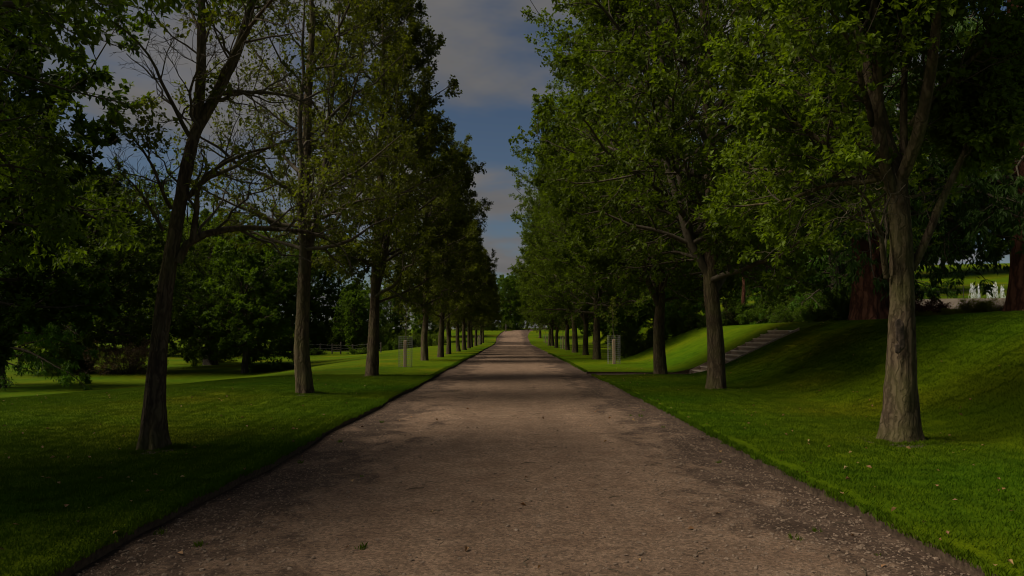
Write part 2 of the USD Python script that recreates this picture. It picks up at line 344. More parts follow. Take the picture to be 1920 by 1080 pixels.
M['post'] = plain_mat('fence_timber', (0.05, 0.042, 0.032), (0.11, 0.09, 0.07), scale=9, rough=0.9)
M['stone'] = plain_mat('pool_stone', (0.24, 0.185, 0.15), (0.36, 0.29, 0.245), scale=4, rough=0.85)
M['water'] = mtl('pool_water', {'p': ('principled_bsdf', {'base_color': (0.04, 0.06, 0.06), 'roughness': 0.08, 'specular_ior_level': 0.5}), 'g': ('geometry', {}), 'n': ('noise_texture', {'scale': 6.0, 'detail': 3.0}), 'b': ('bump', {'strength': 0.3, 'distance': 0.03})},
    [('g.position', 'n.vector'), ('n.fac', 'b.height'), ('b.normal', 'p.normal')], 'p.BSDF')
M['spray'] = mtl('spray', {'p': ('principled_bsdf', {'base_color': (0.85, 0.87, 0.9), 'roughness': 0.4}), 't': ('translucent_bsdf', {'color': (0.85, 0.87, 0.9)}), 'm': ('mix_closure', {'fac': 0.45})},
    [('p.BSDF', 'm.closure1'), ('t.BSDF', 'm.closure2')], 'm.closure')
M['litter'] = mtl('leaf_litter', {'g': ('geometry', {}), 'oi': ('object_info', {}), 'n': ('noise_texture', {'scale': 3.7, 'detail': 1.0}), 'r': ('rgb_ramp', {'ramp': [(0.3, (0.10, 0.045, 0.02)), (0.5, (0.2, 0.1, 0.035)), (0.7, (0.27, 0.19, 0.07))]}), 'p': ('principled_bsdf', {'roughness': 0.7})},
    [('g.position', 'n.vector'), ('n.fac', 'r.fac'), ('r.color', 'p.base_color')], 'p.BSDF')
M['soil_dark'] = plain_mat('bare_earth', (0.02, 0.014, 0.01), (0.055, 0.038, 0.026), scale=15, rough=0.95, bump=0.8, dist=0.03)

# ------------------------------------------------------------------ ground
rng = np.random.default_rng(7)
def wander(y, seed):
    y = np.asarray(y, float)
    q = np.stack([y * 0.33, 0 * y, 0 * y], -1)
    return (meshkit.noise(q, seed) - 0.5) * 0.13 + (meshkit.noise(q * 5.3, seed + 1) - 0.5) * 0.05 + (meshkit.noise(q * 19, seed + 2) - 0.5) * 0.02
def edge_l(y):
    return PL + bend(y) + wander(y, 41)
def edge_r(y):
    return PR + bend(y) + wander(y, 51)
lx = lambda Y, S: PL + (bend(Y) + wander(Y, 41) * np.clip(1 - S / 1.5, 0, 1)) * (S < 60) - S
rx = lambda Y, S: PR + (bend(Y) + wander(Y, 51) * np.clip(1 - S / 1.5, 0, 1)) * (S < 60) + S
gap_s = ST1 - PR
ss_l = np.concatenate([steps(0, 14, 0.22, 1.05), steps(14, 420, 0.9, 1.11)[1:]])
ss_r = np.unique(np.concatenate([steps(0, gap_s, 0.2, 1.035), steps(gap_s, 15, 0.4, 1.03)[1:], steps(15, 420, 0.8, 1.11)[1:]]))
y_near = steps(-14, SP0, 0.2, 1.0)
y_far = steps(SP1, 420, 0.35, 1.022)
def edge_wobble(V, side):
    return V
pieces = [grid(lx, np.concatenate([steps(-14, 30, 0.2, 1.0), steps(30, 420, 0.3, 1.022)[1:]]), ss_l),
          grid(rx, y_near, ss_r), grid(rx, y_far, ss_r),
          grid(rx, np.linspace(SP0, SP1, 7), ss_r[ss_r >= gap_s - 1e-6])]
# behind and around the camera nothing shows; the lawn still runs on there
lawn = obj('lawn', join(pieces), M['lawn'], smooth=True, kind='structure')

def strip(ys, x_of, name, m):
    pass

# path sheet
py = np.concatenate([steps(-14, 30, 0.4, 1.0), steps(30, 260, 0.5, 1.02)[1:]])
pxs = np.linspace(-0.03, 1.03, 22)
Y, S = np.meshgrid(py, pxs, indexing='ij')
X = PL + bend(Y) + S * (PR - PL)
Z = path_z(X - bend(Y), Y) + (meshkit.noise(np.stack([X * 0.7, Y * 0.5, 0 * X], -1), 9) - 0.5) * 0.035
i = np.arange(Y.size).reshape(Y.shape)
F = np.stack([i[:-1, :-1], i[:-1, 1:], i[1:, 1:], i[:-1, :-1], i[1:, 1:], i[1:, :-1]], -1).reshape(-1, 3)
obj('gravel_path', (np.stack([X, Y, Z], -1).reshape(-1, 3), F), M['gravel'], smooth=True, kind='structure')
# side path
sx_ = np.linspace(PR - 0.05, ST0 + 0.35, 14); sy_ = np.linspace(SP0 - 0.03, SP1 + 0.03, 8)
Y, X = np.meshgrid(sy_, sx_, indexing='ij')
fl = np.clip(1 - (X - PR) / 1.0, 0, 1) ** 2
Z = 0.026 + 0.0 * X + (meshkit.noise(np.stack([X, Y, 0 * X], -1), 4) - 0.5) * 0.02
i = np.arange(Y.size).reshape(Y.shape)
F = np.stack([i[:-1, :-1], i[:-1, 1:], i[1:, 1:], i[:-1, :-1], i[1:, 1:], i[1:, :-1]], -1).reshape(-1, 3)
obj('side_path', (np.stack([X, Y, Z], -1).reshape(-1, 3), F), M['gravel'], smooth=True, kind='structure')
# cut turf edges
def skirt(pts, down=0.16):
    pts = np.asarray(pts, float)
    n = len(pts)
    low = pts.copy(); low[:, 2] -= down
    mid = pts.copy(); mid[:, 2] -= 0.03
    V = np.vstack([pts, low])
    k = np.arange(n - 1)
    F = np.concatenate([np.stack([k, k + 1, n + k + 1], -1), np.stack([k, n + k + 1, n + k], -1)])
    return V, F
eyl = np.concatenate([steps(-14, 30, 0.2, 1.0), steps(30, 260, 0.3, 1.022)[1:]])
sk = [skirt(np.stack([edge_l(eyl), eyl, H(edge_l(eyl), eyl)], -1))]
for ys in (y_near, y_far[y_far < 260]):
    sk.append(skirt(np.stack([edge_r(ys), ys, H(edge_r(ys), ys)], -1)))
for yy in (SP0, SP1):
    xs = PR + ss_r[(ss_r <= ST1 - PR + 0.01)]
    sk.append(skirt(np.stack([xs, 0 * xs + yy, H(xs, 0 * xs + yy)], -1), 0.3))
obj('turf_edge', join(sk), M['soil'], kind='structure')

# ------------------------------------------------------------------ tree growing
def interp_branch(P, u):
    """P (B,N,3), u (B,K) in 0..1 -> points, tangents (B,K,3)."""
    B, N, _ = P.shape
    f = np.clip(u, 0, 0.9999) * (N - 1)
    i = f.astype(int); t = (f - i)[..., None]
    b = np.arange(B)[:, None]
    a, c = P[b, i], P[b, i + 1]
    return a + (c - a) * t, nrm(c - a)

def lengths(P):
    return np.linalg.norm(np.diff(P, axis=1), axis=2).sum(1)

def spawn(rng, P, R, n, u0, u1, frac, ang, N=5, up=0.15, droop=0.0, rfrac=0.55, wob=0.06, taper=0.25, minlen=0.0, flat=0.0, lenexp=0.75):
    """n children on every branch."""
    B = len(P)
    u = u0 + (u1 - u0) * (np.arange(n)[None, :] + rng.uniform(0.1, 0.9, (B, n))) / n
    p, t = interp_branch(P, u)
    L = lengths(P)[:, None] * frac * (1.12 - u) ** lenexp * rng.uniform(0.7, 1.3, (B, n))
    L = np.maximum(L, minlen)
    az = rng.uniform(0, 6.28, (B, 1)) + np.arange(n)[None, :] * 2.39996 + rng.uniform(-0.5, 0.5, (B, n))
    ref = np.where(np.abs(t[..., 2:3]) > 0.9, np.array([1.0, 0, 0]), np.array([0, 0, 1.0]))
    a = nrm(np.cross(t, ref)); b = np.cross(t, a)
    side = a * np.cos(az)[..., None] + b * np.sin(az)[..., None]
    if flat:
        side[..., 2] *= (1 - flat); side = nrm(side)
    an = ang * rng.uniform(0.75, 1.25, (B, n))[..., None]
    d = nrm(t * np.cos(an) + side * np.sin(an))
    s = np.linspace(0, 1, N)[None, None, :, None]
    l4 = L[..., None, None]
    pts = p[:, :, None, :] + d[:, :, None, :] * s * l4
    pts = pts + np.array([0, 0, 1.0]) * (up - droop) * s ** 2 * l4
    w = rng.normal(0, wob, (B, n, N, 3)).cumsum(2); w -= w[:, :, :1]
    pts = pts + w * l4
    rb = np.take_along_axis(R, np.clip((u * (R.shape[1] - 1)).astype(int), 0, R.shape[1] - 1), 1)
    r0 = np.minimum(rb * 0.8, rb * rfrac * rng.uniform(0.7, 1.2, (B, n)))
    r = r0[..., None] * (1 - (1 - taper) * np.linspace(0, 1, N))
    return pts.reshape(B * n, N, 3), r.reshape(B * n, N)

def leaves(rng, P, per, size, asp=0.55, u0=0.1, spread=0.06, upb=0.7, droop=0.25, tang=0.5, jit=0.35, keep=1.0, fold=0.18):
    B = len(P)
    u = rng.uniform(u0, 1.0, (B, per))
    p, t = interp_branch(P, u)
    p = p.reshape(-1, 3); t = t.reshape(-1, 3)
    if keep < 1:
        k = rng.random(len(p)) < keep
        p, t = p[k], t[k]
    n = len(p)
    d = nrm(t * tang + rng.normal(0, 0.6, (n, 3)) + np.array([0, 0, -droop]))
    p = p + rng.normal(0, spread, (n, 3))
    up = nrm(np.array([0, 0, upb]) + rng.normal(0, 0.55, (n, 3)))
    s = nrm(np.cross(d, up)); nn = np.cross(s, d)
    L = size * rng.uniform(1 - jit, 1 + jit, n)[:, None]
    W = L * asp * 0.5
    q = np.stack([p, p + d * L * 0.45 + s * W + nn * W * fold * 2, p + d * L, p + d * L * 0.45 - s * W + nn * W * fold * 2], 1)
    V = q.reshape(-1, 3)
    k = np.arange(n)[:, None] * 4
    F = np.concatenate([k + [0, 1, 2], k + [0, 2, 3]])
    return V, F

def trunk_mesh(rng, pts, rad, sides=28, rings=60, flare=0.5, flare_h=0.95, rough=0.02, lobes=5, ridge=0.0):
    """A trunk with root flare and vertical bark ridges along a smooth centre line."""
    pts = np.asarray(pts, float); rad = np.asarray(rad, float)
    from scipy.interpolate import PchipInterpolator as PI
    s = np.concatenate([[0], np.cumsum(np.linalg.norm(np.diff(pts, axis=0), axis=1))])
    q = np.concatenate([np.linspace(0, min(0.8, s[-1] * 0.3), 14)[:-1], np.linspace(min(0.8, s[-1] * 0.3), s[-1], rings - 13)])
    c = PI(s, pts, axis=0)(q); r = PI(s, rad)(q)
    th = np.arange(sides) * 2 * math.pi / sides
    ph = rng.uniform(0, 6.28, 3)
    lob = np.maximum(0, np.cos(lobes * (th + 0.25 * np.sin(th * 2 + ph[2])) + ph[0])) ** 1.5 * (0.8 + 0.5 * np.cos(th + ph[1]))
    fl = flare * (np.exp(-q / flare_h * 3.4)[:, None] * (0.45 + 1.5 * lob)[None] + 0.25 * np.exp(-q / flare_h)[:, None])
    X = np.stack(np.broadcast_arrays(np.cos(th)[None] * 2.2, np.sin(th)[None] * 2.2, q[:, None] * 0.7), -1)
    nz = (meshkit.fbm(X * 1.0 + 10, 3, 1) - 0.5) * 2
    bk = np.zeros_like(nz)
    if ridge:
        k = ridge / 0.02
        X2 = np.stack(np.broadcast_arrays(np.cos(th)[None] * 4.5, np.sin(th)[None] * 4.5, q[:, None] * 1.3), -1)
        bk = -np.abs(meshkit.fbm(X2 + 31, 3, 2) - 0.5) * 4 * ridge
    rr = r[:, None] * (1 + fl + nz * 0.16) + bk + rough * nz * 0.3
    tg = nrm(np.gradient(c, axis=0))
    a = nrm(np.cross(tg, np.array([0, 1.0, 0]))); b = np.cross(tg, a)
    V = c[:, None, :] + rr[..., None] * (a[:, None, :] * np.cos(th)[None, :, None] + b[:, None, :] * np.sin(th)[None, :, None])
    n = len(q)
    i = np.arange(n * sides).reshape(n, sides)
    q0, q1 = i[:-1], i[1:]
    F = np.stack([q0, np.roll(q0, -1, 1), np.roll(q1, -1, 1), q0, np.roll(q1, -1, 1), q1], -1).reshape(-1, 3)
    V = V.reshape(-1, 3)
    f = F[0]
    if np.dot(np.cross(V[f[1]] - V[f[0]], V[f[2]] - V[f[0]]), V[f].mean(0) - c[0]) < 0:
        F = F[:, ::-1]
    return V, F

def resample(pts, N):
    pts = np.asarray(pts, float)
    from scipy.interpolate import PchipInterpolator as PI
    s = np.concatenate([[0], np.cumsum(np.linalg.norm(np.diff(pts, axis=0), axis=1))])
    return PI(s, pts, axis=0)(np.linspace(0, s[-1], N))

def crown_tree(seed, Ht, h0, Rmax, r0, nlimb=34, nsub=9, ntwig=6, per=28, leaf=0.085, asp=0.6, lean=(0, 0), env='pear', el=(0.35, 1.0), droop=0.0, upc=0.25,
               leaders=1, keep=1.0, trunk_sides=24, ridge=0.012, flare=0.45, subfrac=0.42, twigfrac=0.5, limbr=0.014, limbwob=0.03, spread=0.05, leafdroop=0.25, twigmin=0.22, flat=0.0, tipleaf=True, twigwood=True, topexp=0.62):
    """(trunk, branches, leaves) meshes with the base at the origin."""
    g = np.random.default_rng(seed)
    N = 12
    z = np.linspace(0, Ht * 0.97, N)
    wob = g.normal(0, 0.012 * Ht / N * 3, (N, 2)).cumsum(0); wob -= wob[0]
    lead = np.stack([lean[0] * z + wob[:, 0], lean[1] * z + wob[:, 1], z], -1)
    lr = r0 * np.clip(1 - z / Ht, 0.03, 1) ** 0.8
    trunk = trunk_mesh(g, np.vstack([lead[:1] - [0, 0, 0.25], lead]), np.concatenate([[r0], lr]), sides=trunk_sides, rings=56, ridge=ridge, flare=flare)
    stems, sr = [lead], [lr]
    for k in range(leaders - 1):       # extra uprights from the fork
        a = g.uniform(0, 6.28) + k * 2.4
        zz0 = h0 + g.uniform(-0.2, 0.9)
        b0 = np.array([np.interp(zz0, z, lead[:, 0]), np.interp(zz0, z, lead[:, 1]), zz0])
        top = Ht * g.uniform(0.72, 0.93)
        s = np.linspace(0, 1, N)[:, None]
        out = Rmax * g.uniform(0.25, 0.42)
        st = b0 + np.array([math.cos(a), math.sin(a), 0]) * out * np.sqrt(s) * 0.9 + np.array([0, 0, 1]) * (top - zz0) * s
        w = g.normal(0, 0.05, (N, 3)).cumsum(0); w -= w[0]
        stems.append(st + w); sr.append(np.interp(zz0, z, lr) * 0.62 * np.clip(1 - s[:, 0], 0.05, 1) ** 0.8)
    # limbs
    u = (np.arange(nlimb) + g.uniform(0.1, 0.9, nlimb)) / nlimb
    hz = h0 + (Ht - h0 - 0.15) * u ** 1.05
    az = g.uniform(0, 6.28) + np.arange(nlimb) * 2.39996 + g.normal(0, 0.3, nlimb)
    if env == 'pear':
        rad = Rmax * np.minimum(1, (u + 0.32) / 0.55) ** 0.8 * (1 - u) ** topexp * 1.18
    elif env == 'round':
        rad = Rmax * np.sqrt(np.clip(1 - (1.75 * u - 0.7) ** 2, 0.06, 1))
    elif env == 'cone':
        rad = Rmax * (1 - u) ** 0.85 + 0.25
    else:
        rad = Rmax * np.sqrt(np.clip(1 - u ** 2, 0.05, 1))
    rad = np.maximum(rad, 0.35) * g.uniform(0.78, 1.15, nlimb)
    e = el[0] + (el[1] - el[0]) * u + g.normal(0, 0.12, nlimb)
    which = g.integers(0, leaders, nlimb) if leaders > 1 else np.zeros(nlimb, int)
    LP, LR = [], []
    for k in range(nlimb):
        st, r_ = stems[which[k]], sr[which[k]]
        zt = min(max(hz[k] - 0.25 * rad[k] * math.tan(max(e[k], 0)) , h0 * 0.95), Ht * 0.95)
        if st is not lead:
            zt = max(zt, st[1, 2])
        b0 = np.array([np.interp(zt, st[:, 2], st[:, 0]), np.interp(zt, st[:, 2], st[:, 1]), zt])
        d = np.array([math.cos(az[k]), math.sin(az[k]), 0])
        off = b0[:2] @ d[:2]
        run = max(rad[k] - off * 0.8, 0.4)
        s = np.linspace(0, 1, 8)[:, None]
        pts = b0 + d * run * s + np.array([0, 0, 1.0]) * (run * math.tan(e[k]) * (0.75 * s + upc * s ** 2) - droop * run * s ** 2)
        w = g.normal(0, limbwob * run, (8, 3)).cumsum(0); w -= w[0]
        LP.append(pts + w * 0.8)
        rb = np.interp(zt, st[:, 2], r_)
        LR.append(np.linspace(min(rb * 0.62, 0.02 + run * limbr), 0.010, 8))
    LP, LR = np.array(LP), np.array(LR)
    SP, SR = spawn(g, LP, LR, nsub, 0.12, 1.0, subfrac, 0.85, N=6, up=0.12, droop=droop * 0.8, wob=0.035, flat=flat)
    TP, TR = spawn(g, SP, SR, ntwig, 0.1, 1.0, twigfrac, 0.8, N=4, up=0.05, droop=droop * 0.8, wob=0.05, minlen=twigmin, flat=flat * 0.7)
    TR = np.maximum(TR, 0.0025); SR = np.maximum(SR, 0.005)
    wood = [tubes(LP, LR, 7), tubes(SP, SR, 4)] + ([tubes(TP, TR, 3)] if twigwood else [])
    if leaders > 1:
        wood.append(tubes(np.array(stems[1:]), np.array(sr[1:]), 10))
    lv = [leaves(g, TP, per, leaf, asp, spread=spread, droop=leafdroop, keep=keep)]
    if tipleaf:
        lv.append(leaves(g, SP, max(per // 3, 2), leaf, asp, u0=0.4, spread=spread, droop=leafdroop, keep=keep))
    return trunk, join(wood), join(lv)

def plant_tree(name, label, cat, loc, meshes, barkm, leafm, rz=0.0, s=1.0, group=None, tilt=(0, 0), branchm=None):
    t = thing(name, label, cat, loc, rz, s, group, tilt)
    tr, wo, lv = meshes
    obj('trunk', tr, barkm, t, smooth=True)
    obj('branches', wo, branchm or M['bark_fine'], t, smooth=True, kind='stuff')
    obj('crown', lv, leafm, t, kind='stuff')
    return t

def gz(x, y):
    return float(H(np.array([x]), np.array([y]))[0])
def at(px, D, py=None):
    """World x (and z) of a pixel of the 1920 wide picture at distance D."""
    return (px - 960) / FPX * D if py is None else ((px - 960) / FPX * D, CAM_Z + (628 - py) / FPX * D)

# ---------- the avenue, left row
LX = -5.05
# first tree: leaning, forked, half bare
def skeleton_tree(seed, stems, limbs, nsub, ntwig, per, keep, leaf, twigkeep=1.0, sub=0.55, twig=0.55, autolimb=8):
    """Trunk stems and limbs given as (points, r0, r1). Returns stem meshes, limb meshes, branches, leaves."""
    g = np.random.default_rng(seed)
    sm = []
    for k, (p, a, b) in enumerate(stems):
        pr = resample(p, 14)
        rr = np.linspace(a, b, 14)
        sm.append(trunk_mesh(g, pr, rr, sides=40 if k == 0 else 20, rings=110 if k == 0 else 40, flare=(0.95 if len(stems) > 3 else 0.75) if k == 0 else 0.0, ridge=0.026 if k == 0 else 0.008))
    LP = np.array([resample(p, 10) for p, a, b in limbs]); 
    w = g.normal(0, 0.02, LP.shape).cumsum(1); w -= w[:, :1]; LP = LP + w * lengths(LP)[:, None, None] * 0.25
    LR = np.array([np.linspace(a, b, 10) for p, a, b in limbs])
    lm = [tubes(LP[k:k + 1], LR[k:k + 1], 10) for k in range(len(LP))]
    SPs = np.array([resample(p, 10) for p, a, b in stems]); SRs = np.array([np.linspace(a, b, 10) for p, a, b in stems])
    A, AR = spawn(g, SPs, SRs, autolimb, 0.45, 1.0, 0.24, 0.85, N=10, up=0.12, wob=0.03, rfrac=0.3)
    AR = np.minimum(AR, 0.045)
    allP = np.concatenate([LP, A]); allR = np.concatenate([LR, AR])
    B1, R1 = spawn(g, allP, allR, nsub, 0.12, 1.0, sub, 0.8, N=6, up=0.1, wob=0.05)
    R1 = np.clip(R1, 0.006, 0.03)
    B2, R2 = spawn(g, B1, R1, ntwig, 0.1, 1.0, twig, 0.8, N=5, up=0.06, wob=0.07, minlen=0.25)
    R2 = np.clip(R2, 0.0035, 0.01)
    B3, R3 = spawn(g, B2, R2, 3, 0.2, 1.0, 0.6, 0.75, N=3, up=0.05, wob=0.08, minlen=0.12)
    R3 = np.clip(R3, 0.002, 0.004)
    wood = join([tubes(A, AR, 7), tubes(B1, R1, 5), tubes(B2, R2, 3), tubes(B3[::(1 if keep < 0.6 else 3)], R3[::(1 if keep < 0.6 else 3)], 3)])
    # leaves sit in clumps: some twigs bare
    tipn = np.stack([meshkit.noise(B3[:, -1] * 1.6, seed)], -1)[:, 0]
    lv = leaves(g, B3[(tipn > 1 - keep)], per, leaf, 0.6, spread=0.035, u0=0.2)
    return sm, lm, wood, lv

D1 = 9.9
def pt(px, py, D=None, dy=0.0):
    D = D1 if D is None else D
    x, z = at(px, D, py)
    return (x, D + dy, z)
bx, by = at(292, D1), D1
base0 = np.array([bx, by, gz(bx, by)])
rel = lambda pts: np.array(pts) - base0
stems = [(rel([pt(292, 862), pt(293, 800), pt(300, 640), pt(312, 520), pt(325, 430), pt(346, 290), pt(362, 215), pt(398, 150, dy=0.1), pt(425, 60, dy=0.2), pt(447, -60, dy=0.3), pt(470, -260, dy=0.3), pt(480, -420)]), 0.136, 0.03),
         (rel([pt(358, 222), pt(369, 140, dy=-0.1), pt(374, 60, dy=-0.2), pt(370, -60, dy=-0.2), pt(360, -260)]), 0.075, 0.02)]
limbs = [(rel([pt(330, 492, dy=0.0), pt(350, 455), pt(400, 428, dy=0.1), pt(470, 418, dy=0.2), pt(555, 420, dy=0.3), pt(640, 455, dy=0.4)]), 0.062, 0.012),
         (rel([pt(357, 450), pt(363, 400), pt(366, 350), pt(385, 325), pt(440, 305, dy=-0.2), pt(520, 285, dy=-0.3)]), 0.045, 0.012),
         (rel([pt(343, 372), pt(365, 345), pt(400, 305, dy=0.4), pt(450, 250, dy=0.8), pt(510, 215, dy=1.2)]), 0.04, 0.01),
         (rel([pt(302, 432), pt(288, 400, dy=-0.1), pt(265, 360, dy=-0.2), pt(235, 330, dy=-0.3)]), 0.026, 0.008),
         (rel([pt(315, 390), pt(300, 350, dy=-0.1), pt(282, 300, dy=-0.2), pt(240, 240, dy=-0.4)]), 0.026, 0.008),
         (rel([pt(345, 250), pt(320, 180, dy=-0.3), pt(298, 120, dy=-0.5), pt(250, 70, dy=-0.8)]), 0.032, 0.008),
         (rel([pt(402, 140), pt(440, 110, dy=-0.3), pt(500, 60, dy=-0.6), pt(560, 10, dy=-0.8)]), 0.045, 0.01),
         (rel([pt(385, 170), pt(430, 150, dy=0.3), pt(490, 140, dy=0.7), pt(540, 150, dy=1.0)]), 0.036, 0.01),
         (rel([pt(368, 120), pt(345, 60, dy=0.3), pt(320, 10, dy=0.5), pt(280, -60, dy=0.7)]), 0.035, 0.01)]
sm, lm, wood, lv = skeleton_tree(11, stems, limbs, 8, 5, 7, 0.345, 0.078)
lt1 = thing('pear_tree', 'half bare leaning tree with forked trunk at left, nearest the camera beside the path', 'tree', base0, group='trees in the left row of the avenue')
obj('trunk', sm[0], M['bark'], lt1, smooth=True); obj('fork_stem', sm[1], M['bark'], lt1, smooth=True)
for m in lm:
    obj('limb', m, M['bark'], lt1, smooth=True)
obj('branches', wood, M['bark_fine'], lt1, smooth=True, kind='stuff'); obj('crown', lv, M['leaf_left'], lt1, kind='stuff')

GL = 'trees in the left row of the avenue'
GR = 'trees in the right row of the avenue'
thin = crown_tree(21, 13.5, 2.6, 3.4, 0.19, nlimb=42, nsub=9, ntwig=6, per=22, leaf=0.088, leaders=3, keep=0.62, lean=(0.012, 0))
plant_tree('pear_tree', 'thinly leaved tree, second from the camera in the left row', 'tree', (LX - 0.1, 17.9, gz(LX, 17.9)), thin, M['bark'], M['leaf_left'], group=GL, rz=1.0)
denseA = crown_tree(31, 15.2, 2.6, 3.6, 0.21, nlimb=50, nsub=10, ntwig=6, per=28, leaf=0.105, leaders=3)
denseB = crown_tree(32, 14.6, 2.5, 3.5, 0.20, nlimb=50, nsub=10, ntwig=6, per=26, leaf=0.107, twigwood=False, leaders=2)
lt3 = plant_tree('pear_tree', 'leafy tree third from the camera in the left row, before the wire guard', 'tree', (LX, 26, gz(LX, 26)), denseA, M['bark'], M['leaf_left'], group=GL, rz=0.4)
lt4 = plant_tree('pear_tree', 'leafy tree in the left row directly beyond the sapling in its wire guard', 'tree', (LX - 0.05, 42, gz(LX, 42)), denseB, M['bark'], M['leaf_left'], group=GL, rz=2.0)
ordinal = ['second', 'third', 'fourth', 'fifth', 'sixth', 'seventh', 'eighth', 'ninth', 'tenth', 'eleventh']
k = 0
for D in (50, 58, 66, 74, 82, 90, 98, 114, 122):
    g = np.random.default_rng(int(D))
    x = LX + g.uniform(-0.15, 0.15)
    dup((lt3, lt4)[k % 2], f'tree in the left row, {ordinal[k]} beyond the near sapling guard', (x, D, gz(x, D)), g.uniform(0, 6.28), g.uniform(0.84, 1.08), group=GL, tilt=tuple(g.normal(0, 0.022, 2)))
    k += 1
# ---------- right row
rdA = crown_tree(41, 17.0, 2.5, 5.0, 0.23, topexp=0.42, nlimb=70, nsub=11, ntwig=6, per=22, leaf=0.128, tipleaf=False, leaders=4, el=(0.2, 1.0))
rdB = crown_tree(42, 17.4, 2.5, 4.9, 0.22, topexp=0.42, nlimb=70, nsub=11, ntwig=6, per=22, leaf=0.128, tipleaf=False, twigwood=False, leaders=3, el=(0.2, 1.0))
rt2 = plant_tree('pear_tree', 'full leafy tree in the right row standing before the foot of the timber steps', 'tree', (5.5, 19.4, gz(5.5, 19.4)), rdA, M['bark'], M['leaf_right'], group=GR, rz=0.7)
rt3 = plant_tree('pear_tree', 'full leafy tree in the right row at the edge of the side path', 'tree', (5.55, 27.0, gz(5.55, 26.9)), rdB, M['bark'], M['leaf_right'], group=GR, rz=3.1)
k = 0
for D in (45, 53.5, 62, 71, 86, 97, 106, 137):
    g = np.random.default_rng(int(D) + 500)
    x = 5.4 + g.uniform(-0.15, 0.15)
    dup((rt2, rt3)[k % 2], ('tree in the right row directly beyond the sapling in its wire guard' if k == 0 else f'tree in the right row, {ordinal[k - 1]} beyond the near sapling guard'), (x, D, gz(x, D)), g.uniform(0, 6.28), g.uniform(0.84, 1.06), group=GR, tilt=tuple(g.normal(0, 0.022, 2)))
    k += 1
# nearest right tree: thick trunk, many upright stems
D1 = 10.2
bx, by = at(1682, D1), D1
base0 = np.array([bx, by, gz(bx, by)])
stems = [(rel([pt(1680, 860), pt(1681, 800), pt(1686, 680), pt(1693, 540), pt(1694, 440), pt(1692, 360), pt(1686, 280, dy=0.2), pt(1672, 150, dy=0.3), pt(1655, 0, dy=0.4), pt(1640, -200, dy=0.5), pt(1635, -480)]), 0.205, 0.03),
         (rel([pt(1700, 400), pt(1712, 300, dy=0.1), pt(1722, 200, dy=0.2), pt(1738, 60, dy=0.3), pt(1752, -100, dy=0.4), pt(1770, -400)]), 0.062, 0.02),
         (rel([pt(1688, 370), pt(1660, 300, dy=-0.1), pt(1640, 200, dy=-0.3), pt(1625, 60, dy=-0.5), pt(1600, -100, dy=-0.7), pt(1570, -350)]), 0.08, 0.02),
         (rel([pt(1712, 505), pt(1735, 455, dy=-0.05), pt(1757, 395, dy=-0.1), pt(1790, 330, dy=-0.1), pt(1850, 220, dy=0.0), pt(1930, 80)]), 0.06, 0.02),
         (rel([pt(1694, 340), pt(1700, 250, dy=-0.5), pt(1700, 120, dy=-0.9), pt(1690, -60, dy=-1.2), pt(1690, -300, dy=-1.4)]), 0.09, 0.02)]
limbs = [(rel([pt(1680, 335), pt(1630, 300, dy=0.1), pt(1580, 270, dy=0.2), pt(1520, 215, dy=0.3), pt(1450, 180, dy=0.4)]), 0.06, 0.012),
         (rel([pt(1672, 300), pt(1610, 230, dy=0.3), pt(1560, 150, dy=0.6), pt(1500, 90, dy=0.9), pt(1420, 60, dy=1.2)]), 0.055, 0.012),
         (rel([pt(1665, 330), pt(1600, 330, dy=0.6), pt(1520, 350, dy=1.2), pt(1430, 345, dy=1.8)]), 0.045, 0.01),
         (rel([pt(1648, 230), pt(1590, 130, dy=-0.5), pt(1520, 60, dy=-0.9), pt(1430, 10, dy=-1.2)]), 0.05, 0.012),
         (rel([pt(1720, 230), pt(1770, 160, dy=-0.3), pt(1830, 100, dy=-0.6), pt(1900, 50, dy=-0.9)]), 0.05, 0.012),
         (rel([pt(1712, 300), pt(1760, 250, dy=0.5), pt(1810, 200, dy=1.0), pt(1880, 180, dy=1.5)]), 0.045, 0.012),
         (rel([pt(1665, 520), pt(1650, 485, dy=-0.1), pt(1640, 440, dy=-0.2), pt(1600, 390, dy=-0.5), pt(1540, 360, dy=-0.8)]), 0.045, 0.01),
         (rel([pt(1690, 350), pt(1740, 330, dy=1.0), pt(1800, 300, dy=2.0), pt(1850, 280, dy=3.0)]), 0.05, 0.012),
         (rel([pt(1685, 330), pt(1640, 290, dy=1.0), pt(1590, 240, dy=2.2), pt(1540, 200, dy=3.2)]), 0.05, 0.012)]
sm, lm, wood, lv = skeleton_tree(51, stems, limbs, 9, 6, 15, 0.9, 0.094, autolimb=12)
c_ = lv[0].reshape(-1, 4, 3); m_ = c_.mean(1)
ok = ~((m_[:, 2] < 3.7) & (np.hypot(m_[:, 0], m_[:, 1]) < 1.5)) & ~((m_[:, 2] < 3.9) & (m_[:, 1] < 0) & (np.abs(m_[:, 0]) < 0.7))
n_ = int(ok.sum()); k_ = np.arange(n_)[:, None] * 4
lv = (c_[ok].reshape(-1, 3), np.concatenate([k_ + [0, 1, 2], k_ + [0, 2, 3]]))
rt1 = thing('pear_tree', 'thick trunked tree with many upright stems at right, nearest the camera', 'tree', base0, group=GR)
obj('trunk', sm[0], M['bark'], rt1, smooth=True)
for m in sm[1:]:
    obj('upright_stem', m, M['bark'], rt1, smooth=True)
for m in lm:
    obj('limb', m, M['bark'], rt1, smooth=True)
obj('branches', wood, M['bark_fine'], rt1, smooth=True, kind='stuff'); obj('crown', lv, M['leaf_right'], rt1, kind='stuff')
